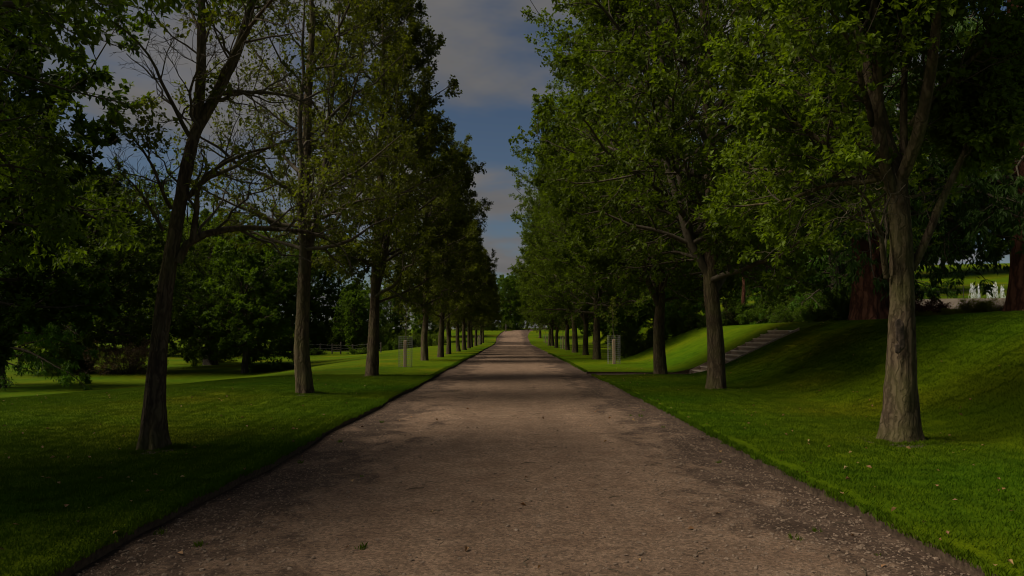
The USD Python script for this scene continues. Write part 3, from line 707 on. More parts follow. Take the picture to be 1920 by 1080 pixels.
# dark tar like scar on its bark
g = np.random.default_rng(5)
sc = []
for (px, py, w, h) in ((1688, 620, 9, 20), (1690, 640, 6, 15), (1684, 653, 6, 9)):
    m = trimesh.creation.icosphere(3, 1.0); v = np.array(m.vertices)
    v *= 1 + (meshkit.noise(v * 1.6 + px, 3)[:, None] - 0.5) * 0.7
    x, z = at(px, D1 - 0.235, py)
    sc.append((v * [w / FPX * D1, 0.022, h / FPX * D1] + np.array([x, D1 - 0.208, z]) - base0, np.array(m.faces)))
obj('bark_scar', join(sc), M['soil_dark'], rt1, smooth=True, label='black scar on the trunk below the fork')

# ---------- saplings in wire guards
def make_guard(label, loc, group, rz=0.0):
    t = thing('tree_guard', label, 'tree guard', loc, rz, group=group)
    a, hgt = 0.29, 1.45
    c = [(-a, -a), (a, -a), (a, a), (-a, a)]
    P, Q = [], []
    for k in range(4):
        (x0, y0), (x1, y1) = c[k], c[(k + 1) % 4]
        for s in np.linspace(0, 1, 5)[:-1]:
            P.append([(x0 + (x1 - x0) * s, y0 + (y1 - y0) * s, 0.0), (x0 + (x1 - x0) * s, y0 + (y1 - y0) * s, hgt)])
        for z in np.linspace(0.02, hgt, 15):
            Q.append([(x0, y0, z), (x1, y1, z)])
    obj('wire_cage', join([tubes(np.array(P), np.full((len(P), 2), 0.0035), 4), tubes(np.array(Q), np.full((len(Q), 2), 0.003), 4)]), M['wire'], t)
    v, f = box(-0.07, 0.07, -0.17, -0.05, -0.1, 1.24, 0.015)
    obj('stake', (v, f), M['stake'], t)
    obj('tie', box(-0.03, 0.03, -0.08, 0.05, 1.08, 1.13, 0.005), M['iron'], t)
    return t
def make_sapling(label, loc, group):
    g = np.random.default_rng(77)
    t = thing('sapling', label, 'sapling', loc, group=group)
    p = resample([(0.03, 0, 0), (0.0, 0, 1.2), (0.03, 0.02, 2.2), (-0.02, 0, 3.3)], 10)
    r = np.linspace(0.026, 0.006, 10)
    obj('trunk', tubes(p[None], r[None], 8), M['bark_fine'], t, smooth=True)
    b, br = spawn(g, p[None], r[None], 12, 0.5, 1.0, 0.26, 0.7, N=5, up=0.2)
    obj('branches', tubes(b, np.maximum(br, 0.003), 4), M['bark_fine'], t, kind='stuff')
    b2, _ = spawn(g, b, br, 4, 0.2, 1, 0.5, 0.7, N=4)
    obj('crown', leaves(g, b2, 9, 0.07, 0.6, spread=0.03), M['leaf_left'], t, kind='stuff')
    return t
gl = (at(761, 34), 34.0, gz(at(761, 34), 34.0)); gr_ = (at(1150, 36.5), 36.5, gz(at(1150, 36.5), 36.5))
tg1 = make_guard('wire tree guard with wooden stake on the left lawn, between the third and fourth trees', gl, 'wire guards round young trees')
sp1 = make_sapling('thin sapling inside the near wire guard on the left lawn', gl, 'saplings in wire guards')
dup(tg1, 'wire tree guard with wooden stake on the right lawn, below the grass bank', gr_)
dup(sp1, 'thin sapling inside the near wire guard on the right lawn', gr_, rz=2.0)
p = (LX + 0.1, 106.0, gz(LX, 106.0)); dup(tg1, 'tiny far wire tree guard in the left row', p); dup(sp1, 'far sapling in the tiny wire guard of the left row', p, rz=1)
for D, w in ((79.0, 'farther'), (120.0, 'farthest')):
    p = (5.6, D, gz(5.6, D))
    dup(tg1, f'{w} wire tree guard in the right row', p); dup(sp1, f'sapling in the {w} wire guard of the right row', p, rz=D)

# ---------- timber steps up the bank
NS = 11
rise = (gz(ST1 + 0.1, 28.2) - 0.03) / NS
run = (ST1 - ST0) / NS
stp = thing('timber_steps', 'weathered timber steps climbing the grass bank from the side path', 'steps', (ST0, (SP0 + SP1) / 2, 0.03))
hw = (SP1 - SP0) / 2
g = np.random.default_rng(3)
for k in range(NS):
    x0, z1 = k * run, (k + 1) * rise
    j = g.uniform(-0.008, 0.008, 3)
    obj('riser', box(x0 + 0.03, x0 + 0.075, -hw + 0.075, hw - 0.075, k * rise - 0.12, z1 - 0.046, 0.004), M['timber_dark'], stp)
    obj('tread', box(x0 - 0.01 + j[0], x0 + run + 0.06, -hw + 0.07, hw - 0.07, z1 - 0.045 + j[1] * 0.3, z1 + j[1] * 0.3, 0.006), M['timber'], stp)
for s in (-1, 1):
    y0, y1 = (-hw, -hw + 0.06) if s < 0 else (hw - 0.06, hw)
    pts = []
    for yy in (y0, y1):
        pts += [(-0.1, yy, -0.2), (-0.1, yy, 0.14), (NS * run + 0.1, yy, NS * rise + 0.09), (NS * run + 0.1, yy, NS * rise - 0.25)]
    m = trimesh.convex.convex_hull(np.array(pts))
    obj('stringer', (np.array(m.vertices), np.array(m.faces)), M['timber_dark'], stp)

# ------------------------------------------------------------------ background planting
# overhanging tree at far left, trunk out of frame
oak = crown_tree(161, 8.3, 2.9, 4.7, 0.2, nlimb=56, nsub=12, ntwig=6, per=27, leaf=0.1, limbwob=0.055, asp=0.45, limbr=0.008, twigwood=False, env='round', el=(0.05, 0.9), leafdroop=0.5, tipleaf=True)
plant_tree('oak_tree', 'dark leafy tree reaching its branches into the picture at upper left', 'tree', (-8.9, 7.0, gz(-8.9, 7.0)), oak, M['dark_bark'], M['leaf_dark'], rz=0.6)

conif = crown_tree(62, 16, 1.6, 5.2, 0.42, nlimb=64, nsub=9, ntwig=6, per=25, leaf=0.2, asp=0.24, env='cone', el=(0.1, 0.2), droop=0.35, leafdroop=0.9, flat=0.7, subfrac=0.36, twigwood=False)
c1 = plant_tree('conifer', 'dark drooping conifer with flared trunk at the left edge of the picture', 'conifer', (-27.2, 38, gz(-27.2, 38) - 0.05), conif, M['dark_bark'], M['needle'])
yew = crown_tree(63, 13.5, 1.6, 7.0, 0.62, nlimb=70, nsub=9, ntwig=6, per=20, leaf=0.24, asp=0.52, env='round', el=(0.0, 0.9), flat=0.5, twigwood=False)
y1 = plant_tree('yew_tree', 'very dark broad tree behind the lower lawn, left of the leaning trunk', 'tree', (-31.0, 52, gz(-31, 52) - 0.05), yew, M['dark_bark'], M['leaf_dark'])
dup(y1, 'dark tree behind the leaning trunk, between the broad dark tree and the small lawn tree', (-26.0, 62, gz(-26, 62)), 2.2, 0.85)
field = crown_tree(64, 8.6, 1.6, 4.3, 0.22, nlimb=46, nsub=9, ntwig=6, per=24, leaf=0.16, asp=0.65, env='round', el=(0.0, 0.95), flat=0.45, twigwood=False)
f1 = plant_tree('lawn_tree', 'small round tree alone on the lower lawn, short trunk visible', 'tree', (at(462, 52), 52, gz(at(462, 52), 52)), field, M['dark_bark'], M['leaf_field'])
decid = crown_tree(65, 15.5, 2.6, 6.0, 0.3, nlimb=56, nsub=9, ntwig=6, per=21, leaf=0.27, asp=0.66, env='round', el=(0.0, 1.0), twigwood=False)
d1 = plant_tree('park_tree', 'yellowish leafy tree at left behind the overhanging dark branches', 'tree', (-21.4, 27.0, gz(-21.4, 27.0)), decid, M['bark'], M['leaf_field'], s=0.98, rz=0.8)
GW = 'woodland trees behind the left lawn'
spots = [(-43, 96, 1.05, 'behind the leaning tree'), (-36, 102, 0.98, 'left of the second trunk'), (-30.5, 108, 0.9, 'behind the second trunk'), (-25, 112, 0.62, 'right of the second trunk above the fence'),
         (-20, 118, 0.6, 'between second and third trunks'), (-15, 126, 0.62, 'behind the third trunk'), (-52, 88, 1.1, 'far left above the small lawn tree'), (-33, 84, 0.75, 'directly behind the small lawn tree'), (-40, 78, 0.8, 'left behind the small lawn tree'), (-22, 100, 0.5, 'low above the gate'), (-12, 140, 0.7, 'behind the left sapling guard'), (-9.5, 165, 0.7, 'at the far left of the path end')]
for n, (x, y, s, w) in enumerate(spots):
    dup(d1, 'woodland tree ' + w, (x, y, gz(x, y) - 0.1), n * 1.7, s, group=GW)
G2 = 'trees closing the end of the avenue'
for n, (x, y, s, w) in enumerate([(-6.5, 182, 0.75, 'left of the path end'), (-0.5, 196, 0.85, 'straight ahead where the path disappears'), (13.5, 178, 0.7, 'on the right where the path bends'), (4.5, 215, 1.0, 'right of straight ahead beyond the bend'), (21, 200, 0.9, 'farther right of the bend'), (-19, 190, 0.95, 'farther left of the path end'), (9, 232, 0.8, 'in the gap right of the path end'), (-9, 236, 0.8, 'in the gap left of the path end'), (17, 246, 1.0, 'deep behind the bend'), (1, 262, 0.9, 'deepest, straight ahead')]):
    dup(d1, 'far tree ' + w, (x, y, gz(x, y) - 0.1), n * 2.3, s, group=G2)
# right wood
GWR = 'woodland trees behind the right row'
for n, (x, y, s, w) in enumerate([(17, 60, 0.85, 'above the grass bank'), (15, 76, 0.85, 'behind the right sapling guard'), (14, 95, 0.85, 'far behind the right row'), (26, 66, 1.0, 'behind the steps'), (13.5, 118, 0.8, 'beyond the last right trunks'), (36, 72, 1.05, 'beyond the redwood'), (50, 92, 0.9, 'on the far slope left of the fountain'), (58, 96, 0.9, 'on the far slope above the fountain'), (66, 94, 0.95, 'on the far slope right of the fountain')]):
    dup(d1, 'woodland tree ' + w, (x, y, gz(x, y) - 0.1), n * 1.3, s, group=GWR)
for n, (x, y, s, w) in enumerate([(18.5, 46, 0.75, 'above the steps'), (12.5, 54, 0.6, 'left of the steps on the terrace'), (18.6, 41, 0.8, 'left of the big redwood trunk'), (25, 53, 1.2, 'behind the redwood trunk')]):
    dup(c1, 'dark conifer ' + w, (x, y, gz(x, y) - 0.05), n * 2.1, s)
# redwoods
def redwood(seed, Ht, r):
    tr, wo, lv = crown_tree(seed, Ht, 3.6, 6.0, r, nlimb=120, nsub=8, ntwig=5, per=14, leaf=0.24, asp=0.32, env='cone', el=(0.12, 0.25), droop=0.5, leafdroop=0.9, flat=0.65, twigwood=False, trunk_sides=64, ridge=0.06, flare=0.75, subfrac=0.36)
    return tr, wo, lv
rw = redwood(66, 27, 0.66)
r1 = plant_tree('redwood', 'giant redwood with fluted red trunk at the top of the grass bank', 'tree', (at(1634, 27), 27, gz(at(1634, 27), 27) - 0.05), rw, M['redwood'], M['needle_redwood'])
dup(r1, 'giant redwood with dark trunk at the right edge of the picture', (17.75, 24.5, gz(17.75, 24.5) - 0.05), 2.0, 0.95)
# slim bare trunk behind the steps
pole = crown_tree(67, 12, 6.0, 2.4, 0.13, nlimb=24, nsub=7, ntwig=5, per=16, leaf=0.15, asp=0.35, env='cone', el=(0.0, 0.3), droop=0.2, twigwood=False)
plant_tree('pine_tree', 'slim pine with bare pinkish trunk behind the timber steps', 'tree', (at(1394, 44), 44, gz(at(1394, 44), 44)), pole, M['redwood'], M['needle'])

# shrubs
def bush(seed, Ht, R, nstem=16, nsub=7, ntwig=6, per=16, leaf=0.11, asp=0.5, el=(0.2, 1.2), keep=1.0):
    g = np.random.default_rng(seed)
    az = np.arange(nstem) * 2.39996 + g.normal(0, 0.3, nstem)
    u = (np.arange(nstem) + 0.5) / nstem
    e = el[1] - (el[1] - el[0]) * u
    s = np.linspace(0, 1, 7)[None, :, None]
    d = np.stack([np.cos(az) * np.cos(e) * R, np.sin(az) * np.cos(e) * R, np.sin(e) * Ht], -1)
    P = np.stack([np.cos(az) * 0.08 * R, np.sin(az) * 0.08 * R, 0 * az - 0.05], -1)[:, None, :] + d[:, None, :] * s * g.uniform(0.75, 1.1, (nstem, 1, 1))
    w = g.normal(0, 0.03, P.shape).cumsum(1); w -= w[:, :1]; P = P + w * R
    Rr = np.broadcast_to(np.linspace(0.02 * R ** 0.5, 0.006, 7), P.shape[:2])
    S_, SR = spawn(g, P, Rr, nsub, 0.1, 1.0, 0.5, 0.8, N=5, up=0.1)
    T_, TR = spawn(g, S_, SR, ntwig, 0.1, 1.0, 0.5, 0.8, N=4, up=0.05, minlen=0.12)
    return join([tubes(P, Rr, 6), tubes(S_, np.maximum(SR, .004), 4), tubes(T_, np.maximum(TR, .003), 3)]), leaves(g, T_, per, leaf, asp, keep=keep, spread=0.06)
def plant_bush(label, loc, meshes, m, s=1.0, rz=0.0, group=None, name='shrub'):
    t = thing(name, label, 'shrub', loc, rz, s, group)
    obj('stems', meshes[0], M['bark_fine'], t, kind='stuff'); obj('foliage', meshes[1], m, t, kind='stuff')
    return t
bA = bush(71, 2.0, 2.0)
bD = plant_bush('dark green shrub at the foot of the bank behind the right sapling guard', (8.6, 46.8, gz(8.6, 46.8)), bA, M['leaf_dark'], (1.15, 0.9, 0.95))
bG = plant_bush('mid green shrub on the terrace, left above the steps', (14.6, 43, gz(14.6, 43)), bush(72, 1.6, 1.7), M['leaf_field'], 1.0)
bO = plant_bush('olive brown shrub on the terrace behind the second right trunk', (13.0, 44.5, gz(13.0, 44.5)), bush(73, 1.4, 1.5, leaf=0.1), M['leaf_olive'], 1.0)
GB = 'shrubs along the terrace behind the bank'
for n, (x, y, s, w, src) in enumerate([(11.2, 46, 0.8, 'left end of the terrace above the bank', bD), (12.2, 43.5, 0.55, 'left of the olive shrub', bG), (16.3, 41, 1.0, 'directly behind the top of the steps', bD), (14.6, 38, 0.65, 'low at the left of the step head', bG),
                                      (17.2, 35.5, 1.0, 'right of the step head', bD), (15.6, 31.5, 0.8, 'between the steps and the redwood', bG), (12.9, 30.6, 0.35, 'small, beside the top step', bG), (14.0, 29.8, 0.75, 'against the left foot of the redwood', bD), (18.7, 39, 1.1, 'behind the shrubs right of the steps', bG), (8.0, 50, 0.8, 'behind the dark shrub at the bank foot', bG)]):
    dup(src, 'shrub ' + w, (x, y, gz(x, y) - 0.03), n * 1.1, s, group=GB)
# border by the pool
plant_bush('maroon leaved shrub right of the nearest trunk at right', (at(1742, 30), 30, gz(at(1742, 30), 30)), bush(74, 0.85, 0.95, nstem=14, leaf=0.07, per=14), M['leaf_maroon'], 1.0)
bY = plant_bush('round yellow green shrub before the fountain', (at(1828, 28.5), 28.5, gz(at(1828, 28.5), 28.5)), bush(75, 0.7, 0.75, leaf=0.06, per=14), M['leaf_gold'], 1.0)
dup(bY, 'low yellow green shrub at the foot of the maroon shrub', (at(1722, 27.5), 27.5, gz(at(1722, 27.5), 27.5)), 1.0, (0.8, 0.8, 0.42))
dup(bY, 'small yellow green shrub between the maroon shrub and the round one', (at(1786, 28), 28, gz(at(1786, 28), 28)), 2.0, (0.62, 0.6, 0.5))
plant_bush('low brownish heather beside the right redwood', (at(1864, 28.5), 28.5, gz(at(1864, 28.5), 28.5)), bush(76, 0.42, 0.6, leaf=0.05, per=12), M['leaf_brown'], 1.0)
# left shrubs
plant_bush('brown dead shrub on the lower lawn behind the leaning trunk', (at(240, 50), 50, gz(at(240, 50), 50)), bush(77, 2.7, 2.9, nstem=24, nsub=9, ntwig=7, leaf=0.1, per=7), M['leaf_brown'], (1.0, 0.8, 1.0))
dup(bD, 'black green shrub at the foot of the broad dark tree', (at(128, 50.5), 50.5, gz(at(128, 50.5), 50.5)), 0.3, (0.95, 0.8, 1.0))
dup(bG, 'low weeds round the foot of the small lawn tree', (at(520, 53), 53, gz(at(520, 53), 53)), 0.3, (1.3, 0.6, 0.35))
dup(bD, 'dark shrub behind the small lawn tree, to its left', (at(400, 66), 66, gz(at(400, 66), 66)), 0.9, (1.2, 0.9, 0.9))
GH = 'hedge shrubs along the far side of the left lawn'
for n, (px, D, s, w) in enumerate([(585, 104, 1.9, 'left of the second trunk'), (625, 106, 2.0, 'above the gate'), (665, 108, 2.0, 'above the fence end'), (735, 100, 1.2, 'left of the sapling guard'), (770, 104, 1.3, 'right of the sapling guard'), (812, 110, 1.2, 'between the trunks beyond the guard'), (545, 100, 1.9, 'right of the small lawn tree'), (700, 110, 2.0, 'behind the third trunk')]):
    dup(bD if n % 3 else bG, 'hedge shrub ' + w, (at(px, D), D, gz(at(px, D), D) - 0.1), n * 1.4, s, group=GH)
for n, (x, y, s, w) in enumerate([(-5.6, 172, 1.5, 'at the far left end of the path'), (-2.2, 179, 1.4, 'in the middle where the path disappears'), (1.0, 187, 1.6, 'on the far slope straight ahead'), (-9.5, 176, 1.6, 'left of the far path end'), (10.8, 172, 1.5, 'right of the far path end'), (14.5, 180, 1.7, 'farthest right beyond the bend')]):
    dup(bD if n % 2 else bG, 'far shrub ' + w, (x, y, gz(x, y) - 0.1), n * 1.9, s, group='shrubs closing the far end of the path')
for n, (px, D) in enumerate([(590, 86), (675, 87)]):
    dup(bG, 'low bramble at the fence, ' + ('left of the gate' if n == 0 else 'right of the gate'), (at(px, D), D, gz(at(px, D), D)), n, (0.9, 0.7, 0.5))

# ------------------------------------------------------------------ fences, pool, fountain, post
fen = thing('wire_fence', 'dark post and wire fence with a gate across the far left field', 'fence', (0, 0, 0))
tops = []
for px in (560, 580, 602, 624, 640, 662, 690, 715):
    D = 88.0; x = at(px, D); z = gz(x, D)
    h = 1.25 if px != 640 else 1.5
    obj('post', box(x - 0.07, x + 0.07, D - 0.07, D + 0.07, z - 0.1, z + h, 0.015), M['post'], fen)
    tops.append((x, D, z))
tops = np.array(tops)
for h in (0.35, 0.7, 1.1):
    q = tops + [0, -0.08, h]
    obj('wire', tubes(q[None], np.full((1, len(q)), 0.014), 4), M['iron'], fen)
x0, x1 = at(624, 88), at(640, 88)
for h in (0.3, 0.55, 0.8, 1.05):
    z = gz((x0 + x1) / 2, 88)
    obj('gate_bar', box(x0 + 0.08, x1 - 0.08, 87.86, 87.91, z + h, z + h + 0.08, 0.01), M['post'], fen)
ff = thing('park_fence', 'thin dark metal fence on the grass slope behind the pool', 'fence', (0, 0, 0))
tops = []
for px in (1705, 1726, 1748, 1778, 1808, 1838, 1868, 1898):
    D = 58.0; x = at(px, D); z = gz(x, D)
    obj('post', tubes(np.array([[(x, D, z - 0.1), (x, D, z + 1.15)]]), np.full((1, 2), 0.028), 6), M['iron'], ff)
    tops.append((x, D, z))
tops = np.array(tops)
for h in (0.35, 0.7, 1.08):
    obj('rail', tubes((tops + [0, 0, h])[None], np.full((1, len(tops)), 0.012), 4), M['iron'], ff)
# pool terrace
PX, PY = at(1850, 46), 46.0
pz = gz(PX, PY) + 0.1
pool = thing('fountain_pool', 'stone rimmed fountain pool beyond the bank at right', 'pool', (PX, PY, pz))
def rim(a, b, w, h):
    from shapely.geometry import Point
    from shapely import affinity
    o = affinity.scale(Point(0, 0).buffer(1, 48), a + w, b + w); i_ = affinity.scale(Point(0, 0).buffer(1, 48), a, b)
    m = trimesh.creation.extrude_polygon(o.difference(i_), h, engine='earcut')
    return np.array(m.vertices) + [0, 0, -0.9], np.array(m.faces)
obj('rim', rim(6.2, 3.2, 0.45, 1.15), M['stone'], pool)
th = np.linspace(0, 6.2832, 49)[:-1]
wv = np.vstack([[0, 0, 0.12], np.stack([6.2 * np.cos(th), 3.2 * np.sin(th), 0.12 + 0 * th], -1)])
obj('water', (wv, np.array([(0, k + 1, (k + 1) % 48 + 1) for k in range(48)])), M['water'], pool)
fo = thing('fountain', 'row of white fountain jets rising from the pool at right', 'fountain', (PX, PY, pz + 0.12))
g = np.random.default_rng(8)
for (px, hh, w) in ((1826, 1.4, 0.3), (1837, 1.3, 0.1), (1857, 1.35, 0.26), (1868, 1.45, 0.22), (1881, 1.2, 0.2)):
    n = 260
    u = g.uniform(0, 1, n) ** 0.9
    r = w * (0.35 + 0.65 * np.sqrt(np.clip(1 - u, 0, 1))) * g.uniform(0, 1, n) ** 0.7; a = g.uniform(0, 6.28, n)
    p = np.stack([at(px, PY) - PX + r * np.cos(a), r * np.sin(a), u * hh * g.uniform(0.8, 1.0, n)], -1)
    L = 0.05 + 0.13 * g.random(n)
    P = np.stack([p, p - np.stack([0 * L, 0 * L, L], -1) * [1, 1, 1]], 1)
    obj('jet', tubes(P, np.stack([0.0025 + 0 * L, 0.006 + 0 * L], 1), 4), M['spray'], fo, kind='stuff')
# small post at the far end of the path
x = -1.35
pst = thing('wooden_post', 'short dark wooden post at the far left edge of the path', 'post', (x, 158, gz(x - 1.5, 158)))
obj('shaft', box(-0.1, 0.1, -0.1, 0.1, -0.2, 1.5, 0.02), M['post'], pst); obj('cap', box(-0.14, 0.14, -0.14, 0.14, 1.5, 1.6, 0.03), M['post'], pst)

# ------------------------------------------------------------------ small things on the ground
def quat_from_z(n, rz):
    """Quaternions turning z onto n after a spin rz."""
    z = np.array([0, 0, 1.0])
    ax = np.cross(np.broadcast_to(z, n.shape), n); c = n[:, 2]
    q = np.concatenate([(1 + c)[:, None], ax], 1); q /= np.linalg.norm(q, axis=1, keepdims=True)
    s = np.stack([np.cos(rz / 2), 0 * rz, 0 * rz, np.sin(rz / 2)], 1)
    w1, x1, y1, z1 = q.T; w2, x2, y2, z2 = s.T
    return np.stack([w1 * w2 - x1 * x2 - y1 * y2 - z1 * z2, w1 * x2 + x1 * w2 + y1 * z2 - z1 * y2, w1 * y2 - x1 * z2 + y1 * w2 + z1 * x2, w1 * z2 + x1 * y2 - y1 * x2 + z1 * w2], 1)

def scatter(name, protos, m, pos, quat, scale, which, label, cat):
    pi = UsdGeom.PointInstancer.Define(stage, numbered(name))
    base = str(pi.GetPath())
    rel_ = pi.CreatePrototypesRel()
    for k, pr in enumerate(protos):
        q = usdkit.mesh(stage, f'{base}/kind_{k:03d}', pr, m)
        rel_.AddTarget(q.GetPath())
    pi.CreatePositionsAttr(Vt.Vec3fArray.FromNumpy(pos.astype(np.float32)))
    pi.CreateOrientationsAttr(Vt.QuathArray([Gf.Quath(float(a), float(b), float(c), float(d)) for a, b, c, d in quat]))
    pi.CreateScalesAttr(Vt.Vec3fArray.FromNumpy(np.broadcast_to(scale.reshape(len(pos), -1), (len(pos), 3)).astype(np.float32)))
    pi.CreateProtoIndicesAttr(Vt.IntArray.FromNumpy(which.astype(np.int32)))
    return tag(pi, label, cat, kind='stuff')

def hnorm(x, y):
    e = 0.15
    dx = (H(x + e, y) - H(x - e, y)) / (2 * e); dy = (H(x, y + e) - H(x, y - e)) / (2 * e)
    return nrm(np.stack([-dx, -dy, 1 + 0 * dx], -1))

def grass_patch(seed, n=520, size=0.5, h=0.031):
    g = np.random.default_rng(seed)
    p = np.stack([g.uniform(-size / 2, size / 2, n), g.uniform(-size / 2, size / 2, n), np.full(n, -0.006)], -1)
    a = g.uniform(0, 6.28, n); L = h * g.uniform(0.5, 1.4, n); w = g.uniform(0.0025, 0.0048, n)
    side = np.stack([np.cos(a), np.sin(a), 0 * a], -1); lean = np.stack([-np.sin(a), np.cos(a), 0 * a], -1) * (g.uniform(0.1, 0.9, n) * L)[:, None]
    q = np.stack([p - side * w[:, None], p + side * w[:, None], p + lean * 0.35 + np.array([0, 0, 1.0]) * (L * 0.6)[:, None] + side * (w * 0.7)[:, None], p + lean + np.array([0, 0, 1.0]) * L[:, None]], 1)
    k = np.arange(n)[:, None] * 4
    return q.reshape(-1, 3), np.concatenate([k + [0, 1, 2], k + [0, 2, 3]])

g = np.random.default_rng(90)
cell = 0.42
pts = []
for x0, x1 in ((-15.0, PL - 0.2), (PR + 0.2, 13.0)):
    xs, ys = np.meshgrid(np.arange(x0 + cell / 2 if x0 > 0 else x1 - cell * 40, x1, cell) if x0 > 0 else np.arange(x1, x0, -cell), np.arange(3.6, 27.0, cell))
    pts.append(np.stack([xs.ravel(), ys.ravel()], -1))
p2 = np.vstack(pts)
p2 = p2[(np.abs(p2[:, 0]) < 0.76 * p2[:, 1] + 0.8)]
p2 = p2 + g.uniform(-0.08, 0.08, p2.shape)
p2[:, 0] = np.where(p2[:, 0] < 0, np.minimum(p2[:, 0], PL - 0.2), np.maximum(p2[:, 0], PR + 0.2))
p2 = p2[(p2[:, 1] < SP0 - 0.25)]
z = H(p2[:, 0], p2[:, 1])
sc_ = g.uniform(0.85, 1.15, len(p2))
scatter('grass', [grass_patch(s) for s in (1, 2, 3, 4)], M['blade'], np.stack([p2[:, 0], p2[:, 1], z], -1), quat_from_z(hnorm(p2[:, 0], p2[:, 1]), g.uniform(-0.15, 0.15, len(p2)) + g.integers(0, 4, len(p2)) * math.pi / 2),
        np.stack([np.ones(len(p2)), np.ones(len(p2)), sc_], -1), g.integers(0, 4, len(p2)), 'short green lawn grass on both sides of the path', 'grass')
# worn earth round the near trunks
bs = []
for tx_, ty_, tr_ in ((at(292, 9.9), 9.9, 0.42), (at(1682, 10.2), 10.2, 0.5), (LX - 0.1, 17.9, 0.42), (5.5, 19.4, 0.48), (LX, 26.0, 0.42)):
    a_ = np.linspace(0, 6.28318, 41)[:-1]
    rr_ = tr_ * (0.75 + 0.6 * meshkit.noise(np.stack([np.cos(a_) * 2.2 + tx_, np.sin(a_) * 2.2 + ty_, 0 * a_], -1), 6))
    rings_ = [np.stack([tx_ + rr_ * f_ * np.cos(a_), ty_ + rr_ * f_ * np.sin(a_)], -1) for f_ in (0.25, 0.6, 1.0)]
    q_ = np.vstack(rings_); zz_ = H(q_[:, 0], q_[:, 1]) + 0.012
    zz_[80:] -= 0.012
    k_ = np.arange(40); n_ = (k_ + 1) % 40
    f_ = np.concatenate([np.concatenate([np.stack([o + k_, o + 40 + k_, o + 40 + n_], -1), np.stack([o + k_, o + 40 + n_, o + n_], -1)]) for o in (0, 40)])
    bs.append((np.concatenate([q_, zz_[:, None]], 1), f_))
obj('bare_soil', join(bs), M['soil_dark'], smooth=True, kind='structure')
# ragged grass overhanging the cut edges
ys = np.arange(3.6, 60, 0.11)
ex, ey = np.concatenate([edge_l(ys) - 0.01, edge_r(ys) + 0.01]), np.concatenate([ys, ys])
keep = ~((ex > 0) & (ey > SP0 - 0.05) & (ey < SP1 + 0.05))
ex, ey = ex[keep], ey[keep]
ex2 = ex + np.sign(ex) * g.uniform(-0.035, 0.03, len(ex))
for tx_, ty_, tr_ in ((at(292, 9.9), 9.9, 0.25), (at(1682, 10.2), 10.2, 0.33), (LX - 0.1, 17.9, 0.28), (5.5, 19.4, 0.34)):
    a_ = g.uniform(0, 6.28, 46); q_ = tr_ + np.abs(g.normal(0, 0.09, 46))
    ex2 = np.concatenate([ex2, tx_ + q_ * np.cos(a_)]); ex = np.concatenate([ex, tx_ + q_ * np.cos(a_)]); ey = np.concatenate([ey, ty_ + q_ * np.sin(a_)])
scatter('edge_grass', [grass_patch(s, 70, 0.13, 0.045) for s in (11, 12, 13)], M['blade'], np.stack([ex2, ey, H(ex, ey) - 0.004], -1), quat_from_z(hnorm(ex, ey), g.uniform(0, 6.28, len(ex))),
        g.uniform(0.7, 1.25, len(ex)), g.integers(0, 3, len(ex)), 'longer grass fringing the cut turf edges of the path', 'grass')
# loose stones on the path
def stone(seed):
    g_ = np.random.default_rng(seed)
    m = trimesh.creation.icosphere(1, 1.0); v = np.array(m.vertices)
    v = v * (1 + (meshkit.noise(v * 1.4 + seed * 7, seed)[:, None] - 0.5) * 0.7) * np.array([1.0, g_.uniform(0.6, 0.9), g_.uniform(0.35, 0.6)])
    return v, np.array(m.faces)
n = 42000
y = 3.8 + 22 * g.random(n) ** 1.7
x = g.uniform(PL + 0.03, PR - 0.03, n)
e = np.abs(x - 0.07) / 3.0
clump = meshkit.noise(np.stack([x * 0.8, y * 0.5, 0 * x], -1), 17)
keep = (g.random(n) < (0.25 + 0.75 * np.clip((e - 0.35) / 0.5, 0, 1)) * (0.35 + 1.0 * clump)) & (np.abs(x) < 0.76 * y + 0.5)
x, y = x[keep], y[keep]
sz = 0.0062 * (1 + g.pareto(3.0, len(x))).clip(1, 3.6)
scatter('loose_stones', [stone(s) for s in range(6)], M['pebble'], np.stack([x, y, path_z(x, y) + (meshkit.noise(np.stack([x * 0.7, y * 0.5, 0 * x], -1), 9) - 0.5) * 0.035 + sz * 0.12], -1), quat_from_z(nrm(np.stack([g.normal(0, .15, len(x)), g.normal(0, .15, len(x)), np.ones(len(x))], -1)), g.uniform(0, 6.28, len(x))),
        sz, g.integers(0, 6, len(x)), 'loose gravel stones scattered over the path', 'gravel')
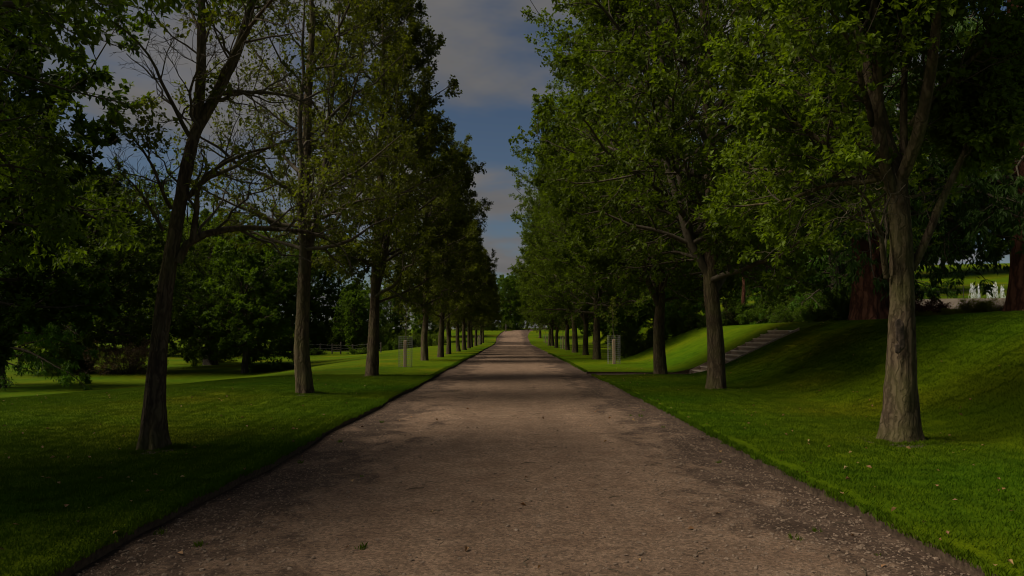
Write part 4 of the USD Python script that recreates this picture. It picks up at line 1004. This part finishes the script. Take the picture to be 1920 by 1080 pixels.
# fallen leaves
n = 800
y = 4 + 36 * g.random(n) ** 1.3
x = g.uniform(-0.72, 0.72, n) * y
onp = (x > PL) & (x < PR)
keep = (~onp | (g.random(n) < 0.22)) & (x > -14) & (x < 13) & ~((x > 3) & (y > SP0 - 0.2) & (y < SP1 + 0.2))
x, y = x[keep], y[keep]
z = np.where((x > PL) & (x < PR), path_z(x, y) + 0.012, H(x, y) + 0.028)
lf = (np.array([(-0.03, 0, 0.004), (0, 0.02, 0.012), (0.035, 0, 0.0), (0, -0.02, 0.014), (0, 0, 0.0)]), np.array([(0, 4, 1), (1, 4, 2), (2, 4, 3), (3, 4, 0)]))
scatter('fallen_leaves', [lf, (lf[0] * [1, 0.8, 2.2], lf[1])], M['litter'], np.stack([x, y, z], -1), quat_from_z(nrm(np.stack([g.normal(0, .3, len(x)), g.normal(0, .3, len(x)), np.ones(len(x))], -1)), g.uniform(0, 6.28, len(x))),
        g.uniform(0.5, 1.1, len(x)), g.integers(0, 2, len(x)), 'fallen brown and yellow leaves on lawn and path', 'fallen leaves')

# small weeds rooted in the gravel
wx, wy = g.uniform(-2.7, 2.8, 16), 5.0 + 12 * g.random(16) ** 1.2
wx = np.where(g.random(16) < 0.7, np.sign(wx) * (2.1 + 0.8 * np.abs(wx) / 2.8), wx)
ok = np.abs(wx) < 0.72 * wy
wx, wy = wx[ok], wy[ok]
scatter('weeds', [grass_patch(s_, 26, 0.07, 0.035) for s_ in (31, 32)], M['blade'], np.stack([wx, wy, path_z(wx, wy) + 0.004], -1), quat_from_z(np.tile([0, 0, 1.0], (len(wx), 1)), g.uniform(0, 6.28, len(wx))),
        g.uniform(0.5, 1.3, len(wx)), g.integers(0, 2, len(wx)), 'tiny green weeds growing in the gravel of the path', 'weeds')
# fallen twigs on path and grass
tw = []
for k_ in range(3):
    p_ = np.array([[0, 0, 0.004], [0.05, 0.008 * k_, 0.008], [0.11, -0.012, 0.006], [0.16, 0.01, 0.004]])
    tw.append(join([tubes(p_[None], np.array([[0.003, 0.003, 0.0025, 0.0015]]), 4), tubes(np.array([[p_[1], p_[1] + [0.03, 0.03 * (1 - k_), 0.006]]]), np.array([[0.002, 0.001]]), 3)]))
tx_, ty_ = g.uniform(-2.8, 2.9, 90), 4.4 + 18 * g.random(90) ** 1.4
scatter('fallen_twigs', tw, M['bark_fine'], np.stack([tx_, ty_, path_z(tx_, ty_) + 0.016], -1), quat_from_z(np.tile([0, 0, 1.0], (90, 1)), g.uniform(0, 6.28, 90)), g.uniform(0.5, 1.4, 90), g.integers(0, 3, 90), 'small dry twigs fallen on the gravel path', 'twigs')
